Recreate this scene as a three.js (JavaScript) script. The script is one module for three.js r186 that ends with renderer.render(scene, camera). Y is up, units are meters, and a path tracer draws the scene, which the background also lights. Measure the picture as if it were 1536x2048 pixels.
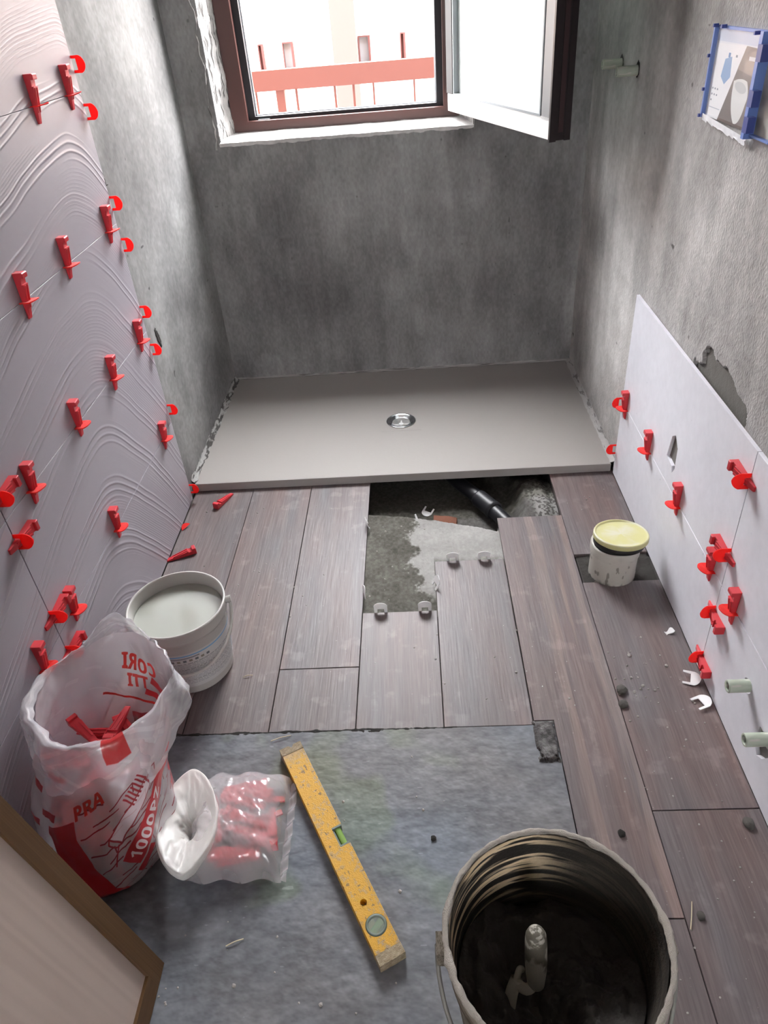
import * as THREE from 'three';
import { mergeGeometries, mergeVertices, toCreasedNormals } from 'three/addons/utils/BufferGeometryUtils.js';

// ---------------------------------------------------------------- camera, sky, exposure
const scene = new THREE.Scene();
const camera = new THREE.PerspectiveCamera(70.72, 0.75, 0.05, 200);
camera.rotation.order = 'YXZ';
camera.position.set(0, 1.3601, 0);
camera.rotation.set(-0.6252, 0.0697, -0.0878);
const renderer = new THREE.WebGLRenderer({ antialias: true });
renderer.toneMapping = THREE.LinearToneMapping;
renderer.toneMappingExposure = 1.55;
renderer.shadowMap.enabled = true;
const SKY = 36;                                                    // overcast sky, brightest overhead
{
  const w = 64, h = 32, d = new Float32Array(w * h * 4);
  for (let y = 0; y < h; y++) for (let x = 0; x < w; x++) {
    const el = ((y + 0.5) / h - 0.5) * Math.PI, s = Math.max(0, Math.sin(el)), k = el > 0 ? 0.62 + 0.38 * s : 0.25;
    d.set([0.97 * k, 0.975 * k, 1.0 * k, 1], (y * w + x) * 4);
  }
  const t = new THREE.DataTexture(d, w, h, THREE.RGBAFormat, THREE.FloatType);
  t.mapping = THREE.EquirectangularReflectionMapping; t.magFilter = t.minFilter = THREE.LinearFilter; t.needsUpdate = true;
  scene.background = t; scene.backgroundIntensity = SKY;
}

// ---------------------------------------------------------------- helpers
let seed = 12345;
const rnd = () => { seed = (seed + 0x6d2b79f5) | 0; let t = Math.imul(seed ^ (seed >>> 15), 1 | seed); t = (t + Math.imul(t ^ (t >>> 7), 61 | t)) ^ t; return ((t ^ (t >>> 14)) >>> 0) / 4294967296; };
const rr = (a, b) => a + (b - a) * rnd();
const V = (x, y, z) => new THREE.Vector3(x, y, z);
const clamp = (x, a = 0, b = 1) => Math.min(b, Math.max(a, x));
const ss = (a, b, x) => { const t = clamp((x - a) / (b - a)); return t * t * (3 - 2 * t); };
const lerp = (a, b, t) => a + (b - a) * t;
function makeNoise(s) {                                             // smooth value noise with a period
  const N = 256, g = new Float32Array(N * N); const keep = seed; seed = s;
  for (let i = 0; i < N * N; i++) g[i] = rnd();
  seed = keep;
  return (x, y, px = N, py = N) => {
    const xi = Math.floor(x), yi = Math.floor(y); let fx = x - xi, fy = y - yi; fx = fx * fx * (3 - 2 * fx); fy = fy * fy * (3 - 2 * fy);
    const x0 = ((xi % px) + px) % px, x1 = (x0 + 1) % px, y0 = ((yi % py) + py) % py, y1 = (y0 + 1) % py;
    const a = g[y0 * N + x0], b = g[y0 * N + x1], c = g[y1 * N + x0], d = g[y1 * N + x1];
    return a + (b - a) * fx + (c - a + (a - b - c + d) * fx) * fy;
  };
}
const nz = [1, 2, 3, 4, 5, 6, 7, 8].map((k) => makeNoise(k * 7919));
function fbm(n, x, y, px, py, oct = 4, gain = 0.5) {
  let s = 0, a = 1, t = 0;
  for (let o = 0; o < oct; o++) { s += a * nz[(n + o) % 8](x, y, px, py); t += a; a *= gain; x *= 2; y *= 2; px = Math.min(256, px * 2); py = Math.min(256, py * 2); }
  return s / t;
}
const B = 256;
function colorTex(w, h, fn, alpha = false) {                        // fn(u, v) -> sRGB 0..255
  const d = new Uint8Array(w * h * 4);
  for (let y = 0, i = 0; y < h; y++) for (let x = 0; x < w; x++, i += 4) {
    const c = fn((x + 0.5) / w, (y + 0.5) / h);
    d[i] = clamp(c[0], 0, 255); d[i + 1] = clamp(c[1], 0, 255); d[i + 2] = clamp(c[2], 0, 255); d[i + 3] = alpha ? clamp(c[3], 0, 255) : 255;
  }
  const t = new THREE.DataTexture(d, w, h); t.colorSpace = THREE.SRGBColorSpace; t.magFilter = THREE.LinearFilter; t.wrapS = t.wrapT = THREE.RepeatWrapping; t.needsUpdate = true; return t;
}
function bumpTex(w, h, fn) {
  const d = new Float32Array(w * h);
  for (let y = 0, i = 0; y < h; y++) for (let x = 0; x < w; x++, i++) d[i] = clamp(fn((x + 0.5) / w, (y + 0.5) / h));
  const t = new THREE.DataTexture(d, w, h, THREE.RedFormat, THREE.FloatType); t.magFilter = THREE.LinearFilter; t.wrapS = t.wrapT = THREE.RepeatWrapping; t.needsUpdate = true; return t;
}
const rep = (t, x, y, ox = 0, oy = 0) => { const c = t.clone(); c.repeat.set(x, y); c.offset.set(ox, oy); c.needsUpdate = true; return c; };
function canvasTex(w, h, draw) { const c = document.createElement('canvas'); c.width = w; c.height = h; draw(c.getContext('2d'), w, h); const t = new THREE.CanvasTexture(c); t.colorSpace = THREE.SRGBColorSpace; t.wrapS = t.wrapT = THREE.RepeatWrapping; return t; }
const std = (o) => new THREE.MeshStandardMaterial({ roughness: 0.8, ...o });
const phy = (o) => new THREE.MeshPhysicalMaterial({ roughness: 0.5, ...o });

const used = {};
const numbered = (n) => { const k = used[n] = (used[n] ?? -1) + 1; return k ? `${n}_${String(k).padStart(3, '0')}` : n; };
function mesh(name, geo, mat, parent) {
  const m = new THREE.Mesh(geo, mat); m.castShadow = m.receiveShadow = true;
  m.name = parent ? name : numbered(name); (parent ?? scene).add(m); return m;
}
function tag(o, label, category, group) { o.userData = { label, category, ...(group ? { group } : {}) }; return o; }
function struct(o) { o.userData.kind = 'structure'; return o; }
function thing(name, label, category, pos, group) { const o = new THREE.Group(); o.name = numbered(name); o.position.set(...pos); scene.add(o); return tag(o, label, category, group); }
const at = (g, x, y, z) => g.translate(x, y, z);
const box = (x0, x1, y0, y1, z0, z1) => at(new THREE.BoxGeometry(x1 - x0, y1 - y0, z1 - z0), (x0 + x1) / 2, (y0 + y1) / 2, (z0 + z1) / 2);
const strip = (g) => { let o = g.index ? g.toNonIndexed() : g; for (const k of Object.keys(o.attributes)) if (!['position', 'normal', 'uv'].includes(k)) o.deleteAttribute(k); return o; };
const merge = (...gs) => mergeGeometries(gs.flat().map(strip));
function tri(verts, uvs) { const g = new THREE.BufferGeometry(); g.setAttribute('position', new THREE.Float32BufferAttribute(verts, 3)); g.setAttribute('uv', new THREE.Float32BufferAttribute(uvs ?? new Array(verts.length / 3 * 2).fill(0), 2)); g.computeVertexNormals(); return g; }
// grid surface: fn(u, v) -> [x, y, z, (uvx, uvy)]
function surf(nu, nv, fn, closeU = false) {
  const p = [], uv = [], idx = [];
  for (let j = 0; j <= nv; j++) for (let i = 0; i <= nu; i++) { const q = fn(i / nu, j / nv); p.push(q[0], q[1], q[2]); uv.push(q[3] ?? i / nu, q[4] ?? j / nv); }
  for (let j = 0; j < nv; j++) for (let i = 0; i < nu; i++) { const a = j * (nu + 1) + i, b = a + 1, c = a + nu + 1, d = c + 1; idx.push(a, b, d, a, d, c); }
  const g = new THREE.BufferGeometry(); g.setAttribute('position', new THREE.Float32BufferAttribute(p, 3)); g.setAttribute('uv', new THREE.Float32BufferAttribute(uv, 2)); g.setIndex(idx); g.computeVertexNormals();
  if (closeU) { const n = g.attributes.normal; for (let j = 0; j <= nv; j++) { const a = j * (nu + 1), b = a + nu; const v = V(n.getX(a) + n.getX(b), n.getY(a) + n.getY(b), n.getZ(a) + n.getZ(b)).normalize(); n.setXYZ(a, v.x, v.y, v.z); n.setXYZ(b, v.x, v.y, v.z); } }
  return g;
}
// chamfered slab lying in its own XY plane from (x0,y0) to (x1,y1), back at z=0, face at z=t; uv = (x, y) through f
function slab(x0, x1, y0, y1, t, b = 0.0006, f = (x, y) => [x, y]) {
  const P = [], U = [], q = (a, b2, c, d) => { for (const k of [a, b2, c, a, c, d]) { P.push(...k); U.push(...f(k[0], k[1])); } };
  const O = [[x0, y0], [x1, y0], [x1, y1], [x0, y1]], I = [[x0 + b, y0 + b], [x1 - b, y0 + b], [x1 - b, y1 - b], [x0 + b, y1 - b]];
  q(...I.map((k) => [...k, t])); q(...O.slice().reverse().map((k) => [...k, 0]));
  for (let i = 0; i < 4; i++) { const j = (i + 1) % 4; q([...O[i], 0], [...O[j], 0], [...O[j], t - b], [...O[i], t - b]); q([...O[i], t - b], [...O[j], t - b], [...I[j], t], [...I[i], t]); }
  return tri(P, U);
}
function extr(shape, depth, o = {}) { return new THREE.ExtrudeGeometry(shape, { depth, bevelEnabled: false, curveSegments: 16, ...o }); }
const poly = (pts) => { const s = new THREE.Shape(); pts.forEach((p, i) => (i ? s.lineTo(...p) : s.moveTo(...p))); s.closePath(); return s; };
const lathe = (pts, seg = 64) => new THREE.LatheGeometry(pts.map((p) => new THREE.Vector2(...p)), seg);
const tube = (pts, r, seg = 24, rad = 8, closed = false) => new THREE.TubeGeometry(new THREE.CatmullRomCurve3(pts.map((p) => V(...p)), closed), seg, r, rad, closed);
function displace(g, f) { const p = g.attributes.position; for (let i = 0; i < p.count; i++) { const v = f(p.getX(i), p.getY(i), p.getZ(i)); p.setXYZ(i, ...v); } g.computeVertexNormals(); return g; }

// ---------------------------------------------------------------- sizes of the room (metres)
const XL = -0.797, XR = 0.644, ZB = -2.883, ZF = 0.75, HC = 2.7, TL = -0.787, TR = 0.632, TT = 0.0085;
const OX0 = -0.675, OX1 = 0.235, OY0 = 0.95, OY1 = 2.4, WZ = -3.0, ZO = -3.2;   // window opening, frame face, outer face of the wall
// ---------------------------------------------------------------- surfaces
const grain = bumpTex(512, 512, (u, v) => 0.55 * fbm(0, u * 64, v * 64, 64, 64, 3) + 0.45 * fbm(3, u * 16, v * 16, 16, 16, 3));
const trowel = bumpTex(1024, 1024, (u, v) => 0.5 * fbm(1, u * 6, v * 6, 6, 6, 5) + 0.3 * fbm(2, u * 40, v * 12, 40, 12, 3) + 0.2 * fbm(5, u * 128, v * 128, 128, 128, 2));
const roughcast = bumpTex(1024, 1024, (u, v) => 0.4 * fbm(1, u * 10, v * 6, 10, 6, 4) + 0.6 * Math.pow(fbm(4, u * 110, v * 80, 110, 80, 3), 1.5));
function plaster(s, base, warm, spots, con = 1, streak = 12) {
  return colorTex(1024, 1024, (u, v) => {
    const big = fbm(s, u * 5 + 3, v * 8 + 1, B, B, 4), mid = fbm(s + 2, u * 20, v * 14, B, B, 4), str = fbm(s + 3, u * 60, v * 8, B, B, 3), fine = fbm(s + 1, u * 220, v * 220, B, B, 2);
    let k = base + con * (62 * (big - 0.5) + 34 * (mid - 0.5)) + streak * (str - 0.5) + 22 * (fine - 0.5);
    k += 16 * ss(0.56, 0.7, fbm(s + 4, u * 9, v * 7, B, B, 4));               // pale films of lime
    const pit = nz[(s + 5) % 8](u * 150, v * 190) * nz[(s + 6) % 8](u * 63, v * 71); if (pit > 0.8) k -= spots * ss(0.8, 0.9, pit);
    return [k + warm, k + warm * 0.25, k - warm * 0.4];
  });
}
const mPlasterBack = std({ map: plaster(0, 129, 1, 30), roughness: 0.93, bumpMap: rep(trowel, 1.5, 2.6), bumpScale: 0.0025 });
const mPlasterLeft = std({ map: plaster(2, 122, 1.5, 60), roughness: 0.93, bumpMap: rep(trowel, 3, 2.6, 0.3, 0.1), bumpScale: 0.0022 });
const mPlasterRight = std({ map: plaster(5, 172, 4, 70, 1.5, 34), roughness: 0.95, bumpMap: rep(roughcast, 7, 6), bumpScale: 0.0028 });
const mWet = std({ color: 0x6f6c68, roughness: 0.9, bumpMap: rep(grain, 4, 4), bumpScale: 0.002 });
const mLime = std({ map: colorTex(512, 512, (u, v) => { const a = fbm(2, u * 14, v * 34, 14, 34, 4), b = fbm(6, u * 50, v * 20, 50, 20, 3), k = 184 + 60 * (a - 0.5) - 90 * ss(0.58, 0.66, b); return [k + 3, k, k - 2]; }), roughness: 0.9, bumpMap: rep(trowel, 3, 3), bumpScale: 0.006 });
const mSill = std({ map: colorTex(512, 128, (u, v) => { const a = fbm(2, u * 30, v * 6, 30, 6, 4), k = 214 + 30 * (a - 0.5); return [k + 2, k, k - 3]; }), roughness: 0.85, bumpMap: rep(trowel, 2, 0.5), bumpScale: 0.002 });
const mCeiling = std({ color: 0xcfcdc8, roughness: 0.95 });

// wave-embossed wall tiles: one relief over the whole left wall, uv in metres / 2
const waves = bumpTex(2048, 2048, (u, v) => {
  const z = -2.05 + u * 2, y = v * 2, z0 = -1.87 + (1.2 - y) * 0.55, d = z - z0;
  const drop = d > 0 ? 0.50 * d * d / (d + 0.55) * (1 + 0.5 * ss(0.5, 1.0, d)) : 0.9 * d * d / (0.25 - d);
  const w = y + drop + 0.035 * (fbm(1, z * 3 + 9, y * 3, B, B, 3) - 0.5);
  const cl = Math.cos(2 * Math.PI * (w / 0.108 + 0.9 * fbm(3, z * 0.9 + 7, w * 2, B, B, 2)));
  const mask = ss(-0.05, 0.55, cl) * (0.30 + 0.70 * ss(0.34, 0.58, fbm(5, z * 2.4, w * 6, B, B, 2)));
  const ph = w * 60 + 1.6 * fbm(6, z * 1.5, w * 7, B, B, 2), ridge = Math.pow(Math.abs(Math.cos(ph * Math.PI)), 6), thin = Math.pow(Math.abs(Math.cos(ph * 2.3 * Math.PI + 1)), 9);
  return 0.25 + 0.42 * mask * ridge + 0.10 * thin * ss(0.42, 0.6, fbm(1, w * 14, z * 2, B, B, 2)) + 0.10 * fbm(2, w * 90, z * 5, B, B, 3);
});
const mWaveTile = std({ map: colorTex(512, 512, (u, v) => { const k = 152 + 14 * (fbm(1, u * 4, v * 10, 4, 10, 4) - 0.5); return [k + 1, k - 5, k + 2]; }), roughness: 0.42, bumpMap: waves, bumpScale: 0.0025 });
const mTileEdge = mWaveTile;
const mWhiteTile = std({ map: colorTex(1024, 1024, (u, v) => {
  const k = 226 + 18 * (fbm(1, u * 5, v * 5, 5, 5, 5) - 0.5) + 8 * (fbm(4, u * 60, v * 60, 60, 60, 2) - 0.5), s = nz[3](u * 40, v * 44) * nz[5](u * 90, v * 80);
  return [k - 2 - 60 * ss(0.86, 0.95, s), k - 3 - 60 * ss(0.86, 0.95, s), k + 4 - 58 * ss(0.86, 0.95, s)]; }), roughness: 0.45, bumpMap: rep(grain, 2, 2), bumpScale: 0.0003 });

// wood-look floor tiles: u across one board, v along 1.2 m of it
function wood(s, streak) {
  return colorTex(384, 2048, (u, v) => {
    const warp = 0.05 * (fbm(s, u * 2, v * 5, B, 5, 3) - 0.5);
    const a = fbm(s + 1, (u + warp) * 9, v * 3, B, 3, 4), f = fbm(s + 2, (u + warp) * 90, v * 22, B, 22, 3), g = fbm(s + 4, (u + warp) * 28, v * 6, B, 6, 3);
    let k = 97 + 18 * (a - 0.5) + 24 * (f - 0.5) + 13 * (g - 0.5), r = 5 + 9 * (fbm(s + 5, u * 4, v * 4, B, 4, 2) - 0.5) * 2, st = 0;
    if (streak) st = ss(0.5, 0.62, fbm(s + 3, (u + warp * 1.6) * 11 + 40, v * 2, B, 2, 2)) * ss(0.25, 0.5, u) * 19;
    const dust = ss(0.62, 0.78, fbm(s + 6, u * 5, v * 30, B, 30, 5)) * 13 + (nz[(s + 1) % 8](u * 70, v * 380, B, 128) * nz[s % 8](u * 31, v * 190, B, 128) > 0.86 ? 40 : 0);
    return [k + r + st + dust, k - 7 + st * 0.8 + dust, k - 6 - r * 0.4 + st * 0.6 + dust];
  });
}
const woodBump = bumpTex(256, 1024, (u, v) => 0.7 * fbm(2, u * 60, v * 20, 60, 20, 3) + 0.3 * fbm(4, u * 12, v * 5, 12, 5, 3));
const mWood = [wood(0, false), wood(3, true), wood(5, false)].map((t) => std({ map: t, roughness: 0.5, bumpMap: woodBump, bumpScale: 0.0005 }));
const mGrout = std({ color: 0x4a4644, roughness: 0.95, bumpMap: rep(grain, 8, 8), bumpScale: 0.002 });
// slate-look tile of the old floor
const slateH = (u, v) => 0.55 * fbm(1, u * 7 + 0.3 * fbm(4, u * 6, v * 6, 6, 6, 2), v * 15, 7, 15, 6, 0.58) + 0.3 * Math.abs(fbm(6, u * 9, v * 22, 9, 22, 4) - 0.5) * 2 + 0.15 * fbm(3, u * 80, v * 110, 80, 110, 2);
const slateBump = bumpTex(1024, 1024, slateH);
const mSlate = std({ map: colorTex(1024, 1024, (u, v) => {
  const h = slateH(u, v), k = 106 + 60 * (h - 0.42) + 34 * (fbm(5, u * 60, v * 90, 60, 90, 3) - 0.5), w = 7 * (fbm(2, u * 3, v * 5, 3, 5, 3) - 0.5) * 2;
  const scr = nz[1](u * 26, v * 240, 26, 240) * nz[4](u * 70, v * 120, 70, 120) > 0.8 ? 24 : 0, moss = 10 * ss(0.6, 0.75, fbm(7, u * 6, v * 7, 6, 7, 3));
  return [k - 1 + w + scr, k + scr + moss * 0.5, k + 4 - w + scr - moss]; }), roughness: 0.62, bumpMap: slateBump, bumpScale: 0.005 });
const pitEdge = (x) => -1.838 + 0.30 * (x - 0.03) + 0.35 * (x - 0.03) ** 2 + 0.012 * (fbm(2, x * 30, 3, B, B, 3) - 0.5);
const mScreed = std({ map: colorTex(1024, 1024, (u, v) => {                    // x -0.2..0.45, z -2.35..-1.4
  const x = -0.2 + u * 0.65, z = -2.35 + v * 0.95, n = fbm(1, u * 12, v * 16, B, B, 5), f = fbm(4, u * 90, v * 120, B, B, 3);
  const pale = ss(-0.012, 0.012, x - (-0.055 + 0.16 * (z + 1.75) * (z > -1.75 ? 1 : -0.9)) + 0.10 * (n - 0.5) + 0.03 * (f - 0.5)) * (1 - ss(-1.66, -1.60, z + 0.08 * (n - 0.5) - (x < 0.02 ? 0.14 : 0))) * ss(-1.93, -1.9, z + 0.3 * x * 0.5);
  const lump = ss(0.33, 0.37, x + 0.05 * (n - 0.5)) * ss(0.42, 0.55, f);
  let k = 90 + 46 * (n - 0.5) + 40 * (f - 0.5); k = lerp(k, 152 + 30 * (n - 0.5) + 20 * (f - 0.5), pale); k = lerp(k, 128, lump * 0.5); const e = pitEdge(Math.min(x, 0.3)); k = lerp(k, 66 + 40 * (f - 0.5), 0.75 * ss(0.0, -0.02, z - e + 0.03 * (n - 0.5)) * (1 - lump));  // pit floor darkened: its dirt, plus some of its shade put into the colour
  return [k + 1, k - 1, k - 8 + 4 * pale]; }), roughness: 0.95, bumpMap: rep(trowel, 2, 2), bumpScale: 0.004 });
const mMortarDry = std({ color: 0x77736d, roughness: 0.95, bumpMap: rep(grain, 3, 3), bumpScale: 0.003 });
const mMortarGap = std({ color: 0x67645f, roughness: 0.9, bumpMap: rep(grain, 2, 2), bumpScale: 0.001 });
const mMortarDark = std({ color: 0x3a3734, roughness: 0.95, bumpMap: rep(grain, 3, 3), bumpScale: 0.003 });

const CW0 = -0.35, CW1 = 0.25;                                       // window of the corridor behind the camera
// ---------------------------------------------------------------- room shell
const wob = (a, b, s) => 0.006 * (fbm(s, a * 4 + 20, b * 4 + 20, B, B, 3) - 0.5) + 0.0015 * (fbm(s + 1, a * 22, b * 22, B, B, 2) - 0.5);
const facePatch = (a0, a1, b0, b1, f, step = 0.02) => surf(Math.max(1, Math.round((a1 - a0) / step)), Math.max(1, Math.round((b1 - b0) / step)), (u, v) => f(lerp(a0, a1, u), lerp(b0, b1, v)));
const backFace = (x, y) => { const e = Math.min(1, Math.max(OX0 - x, x - OX1, OY0 - y, y - OY1, 0) / 0.04); return [x, y, ZB + wob(x, y, 1) * e, (x - XL) / 1.45, y / HC]; };
const wallBack = struct(mesh('wall_back', merge(
  facePatch(XL - 0.01, OX0, -0.25, HC, backFace), facePatch(OX1, XR + 0.01, -0.25, HC, backFace), facePatch(OX0, OX1, -0.25, OY0, backFace), facePatch(OX0, OX1, OY1, HC, backFace),
  box(XL - 0.2, OX0, -0.25, HC, ZO, ZB - 0.012), box(OX1, XR + 0.2, -0.25, HC, ZO, ZB - 0.012), box(OX0, OX1, -0.25, OY0 - 0.03, ZO, ZB - 0.012), box(OX0, OX1, OY1, HC, ZO, ZB - 0.012)), mPlasterBack));
const wallLeft = struct(mesh('wall_left', merge(
  facePatch(-ZF, -ZB + 0.01, -0.25, HC, (w, y) => { const z = -w; return [XL + (z < -2.0 ? wob(z, y, 3) * ss(-2.0, -2.06, z) : 0), y, z, (z - ZB) / 3, y / HC]; }, 0.03),
  box(XL - 0.2, XL - 0.012, -0.25, HC, ZB - 0.01, ZF)), mPlasterLeft));
// right wall: rough plaster with a hollow broken out above the tiles
const hollow = (z, y) => { const w = fbm(2, z * 34, y * 34, B, B, 4) - 0.5, c = z + 0.05 * w, top = 0.607 + 0.052 * ss(-1.575, -1.50, c) * (1 - 0.35 * ss(-1.42, -1.29, c)) * (1 - ss(-1.30, -1.275, c)) + 0.03 * w; return ss(-1.585, -1.575, c) * (1 - ss(-1.285, -1.275, c)) * (1 - ss(top, top + 0.005, y)); };
const pickAt = (a, t) => { const k = t * (a.length - 1), i = Math.min(a.length - 2, Math.floor(k)); return lerp(a[i], a[i + 1], k - i); }, seq = (a, b, n) => Array.from({ length: n }, (_, i) => lerp(a, b, i / n));
const RZ = [...seq(ZB - 0.01, -1.64, 60), ...seq(-1.64, -1.22, 160), ...seq(-1.22, ZF, 80), ZF], RY = [...seq(-0.25, 0.58, 40), ...seq(0.58, 0.70, 48), ...seq(0.70, HC, 110), HC];
const wallRight = struct(mesh('wall_right', merge(
  surf(RZ.length - 1, RY.length - 1, (u, v) => { const z = pickAt(RZ, u), y = pickAt(RY, v), t = wob(z, y, 5) * ss(-0.02, 0.08, y - 0.62); return [XR + t + 0.010 * hollow(z, y), y, z, (z - ZB) / 3, y / HC]; }),
  box(XR + 0.016, XR + 0.2, -0.25, HC, ZB - 0.01, ZF)), mPlasterRight));
mesh('plaster_gap', surf(60, 12, (u, v) => { const z = lerp(-1.62, -1.25, u), y = lerp(0.59, 0.70, v); return [XR + 0.0072 + 0.003 * (fbm(4, z * 30, y * 30, B, B, 3) - 0.5), y, z, z * 4, y * 4]; }), mMortarGap, wallRight);
struct(mesh('ceiling', box(XL - 0.2, XR + 0.2, HC, HC + 0.2, ZO, ZF + 0.2), mCeiling));
struct(mesh('wall_rear', merge(box(XL - 0.2, -0.5, -0.25, HC, ZF, ZF + 0.15), box(0.35, XR + 0.2, -0.25, HC, ZF, ZF + 0.15), box(-0.5, 0.35, 2.1, HC, ZF, ZF + 0.15)), mCeiling));
struct(mesh('wall_corridor', merge(box(-0.95, -0.8, -0.25, HC, ZF + 0.15, 2.5), box(0.85, 1.0, -0.25, HC, ZF + 0.15, 2.5), box(-0.95, 1.0, HC, HC + 0.2, ZF + 0.2, 2.65), box(-0.95, CW0, -0.25, HC, 2.5, 2.65), box(CW1, 1.0, -0.25, HC, 2.5, 2.65), box(CW0, CW1, -0.25, 1.05, 2.5, 2.65), box(CW0, CW1, 1.85, HC, 2.5, 2.65)), mCeiling));
struct(mesh('floor_corridor', box(-0.95, 1.0, -0.25, 0, ZF + 0.15, 2.65), mSlate)); struct(mesh('window_2', merge(box(CW0, CW1, 1.05, 1.09, 2.55, 2.6), box(CW0, CW1, 1.81, 1.85, 2.55, 2.6), box(CW0, CW0 + 0.04, 1.09, 1.81, 2.55, 2.6), box(CW1 - 0.04, CW1, 1.09, 1.81, 2.55, 2.6)), mCeiling));

// floor: bedding mortar with a hole towards the drain pipe, boards and the old slate tile on it
const SB = -0.0115, PT = 0.0105;                                    // top of the bedding, thickness of a board
const pitY = (x, z) => {
  const n = fbm(3, x * 14, z * 14, B, B, 4) - 0.5, e = pitEdge(Math.min(x, 0.3));
  let dig = ss(0.004, -0.035, z - e) * (x < 0.22 || z < -1.83 ? 1 : ss(-1.74, -1.83, z)); if (x > 0.22) dig = ss(-1.78, -1.82, z);
  const lump = ss(0.27, 0.33, x + 0.05 * n) * ss(-2.2, -2.05, z);
  let y = SB - 0.075 * dig * (1 - lump) - 0.022 * lump * ss(-1.80, -1.84, z) + 0.02 * n * Math.max(dig, 0.12) ;
  y -= ss(0.39, 0.42, x) * 0.012 + (z < -2.3 || x < -0.185 ? 0 : 0);
  return Math.min(y, SB);
};
const floor = struct(mesh('floor', merge(box(XL - 0.2, -0.19, -0.25, SB, ZB - 0.2, ZF + 0.15), box(0.43, XR + 0.2, -0.25, SB, ZB - 0.2, ZF + 0.15), box(-0.19, 0.43, -0.25, SB, -1.405, ZF + 0.15), box(-0.19, 0.43, -0.25, SB, ZB - 0.2, -2.34), box(-0.19, 0.43, -0.25, -0.13, -2.34, -1.405)), mGrout));
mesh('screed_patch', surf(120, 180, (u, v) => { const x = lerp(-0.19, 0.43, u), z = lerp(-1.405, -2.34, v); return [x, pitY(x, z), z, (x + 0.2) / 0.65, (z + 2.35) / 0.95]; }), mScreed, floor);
const X0 = -0.5838, PW = 0.2015, GAP = 0.0022;
function plank(k, z0, z1, m, o = {}) {                              // board column k (k = 0 lies left of the first joint), from far z0 to near z1
  const x0 = o.x0 ?? X0 + PW * (k - 1) + GAP / 2, x1 = o.x1 ?? X0 + PW * k - GAP / 2, cx = X0 + PW * (k - 1), off = rnd();
  const g = o.shape ? extr(o.shape, PT, { bevelEnabled: true, bevelSize: 0.0004, bevelThickness: 0.0004, bevelOffset: -0.0004 }) : slab(x0, x1, -z1 + GAP / 2, -z0 - GAP / 2, PT);
  const p = g.attributes.position, uv = g.attributes.uv; for (let i = 0; i < p.count; i++) uv.setXY(i, (p.getX(i) - cx) / PW * 0.98 + 0.01, p.getY(i) / 1.2 + off);
  g.rotateX(-Math.PI / 2); const b = mesh('floor_plank', g, mWood[m], floor); b.position.y = SB + 0.001; b.rotation.set(rr(-1, 1) * 0.0004, 0, rr(-1, 1) * 0.0008); return b;
}
plank(0, -2.09, -1.036, 2, { x0: TL + 0.002 }); plank(1, -2.09, -1.036, 0); plank(2, -2.09, -1.227, 2); plank(2, -1.227, -1.036, 0); plank(3, -1.418, -1.036, 0); plank(4, -1.622, -1.037, 2);
plank(5, -1.818, -0.617, 1, { shape: poly([[0.2243, 1.818], [0.4226, 1.818], [0.4226, 0.618], [0.2685, 0.618], [0.2685, 1.0485], [0.2243, 1.0485]]) });
plank(5, -0.617, 0.5, 0, { x0: 0.2685 }); plank(6, -2.09, -1.626, 0, { x1: TR }); plank(6, -1.505, -0.823, 2, { x1: TR }); plank(6, -0.823, 0.3, 0, { x1: TR });
{ const g = slab(TL + 0.002, 0.266, -0.6, 1.036, 0.0118, 0.0006, (x, y) => [x / 0.95, y / 0.95]); // slate, with its two broken corners as notches filled by mortar
  g.rotateX(-Math.PI / 2); const m = mesh('stone_tile', g, mSlate, floor); m.position.y = SB + 0.001; }

// left wall: wave tiles, six rows, two columns
for (const [z0, z1] of [[-2.004, -1.076], [-1.0735, -0.1455], [-0.143, 0.7]]) for (let r = 0; r < 6; r++) {
  const ys = [0.002, 0.3, 0.6025, 0.905, 1.2125, 1.52, 1.825], g = slab(-z1, -z0, ys[r] + 0.0006, ys[r + 1] - 0.0006, TT, 0.0004, (x, y) => [(-x + 2.05) / 2, y / 2]);
  g.rotateY(Math.PI / 2); g.translate(XL + (TL - XL - TT), 0, 0); mesh('wall_tile', g, mWaveTile, wallLeft);
}
// bed of adhesive behind the tiles of both walls
mesh('tile_adhesive', merge(box(XL + 0.0005, TL - TT + 0.0002, 0.004, 1.82, -1.996, 0.69)), mWet, wallLeft);
mesh('tile_adhesive', merge(box(TR + TT, XR - 0.0005, 0.004, 0.598, -2.03, 0.69)), mWet, wallRight);
mesh('tile_adhesive', surf(60, 4, (u, v) => { const y = lerp(0.585, 0.84, u), n = fbm(2, u * 30, 3, B, B, 3); return [XL + 0.003 + 0.005 * Math.sin(v * Math.PI), y, lerp(-2.003, -2.0045 - 0.009 * ss(0.35, 0.6, n), v)]; }), mMortarDark, wallLeft);
mesh('tile_adhesive', surf(60, 4, (u, v) => { const y = lerp(1.08, 1.25, u), n = fbm(5, u * 30, 3, B, B, 3); return [XL + 0.003 + 0.004 * Math.sin(v * Math.PI), y, lerp(-2.003, -2.004 - 0.008 * ss(0.3, 0.6, n), v)]; }), mMortarGap, wallLeft);
mesh('mortar_smear', surf(16, 24, (u, v) => { const a = (u - 0.5) * 0.036, b = (v - 0.5) * 0.085, n = fbm(3, u * 6, v * 9, B, B, 3) - 0.5, r = Math.hypot(a / 0.014, b / 0.036); return [XL + 0.0032 - 0.006 * ss(0.8, 1.05, r + 0.7 * n) + 0.001 * n, 0.54 + b, -2.105 + a + b * 0.3]; }), mMortarDark, wallLeft);
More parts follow.
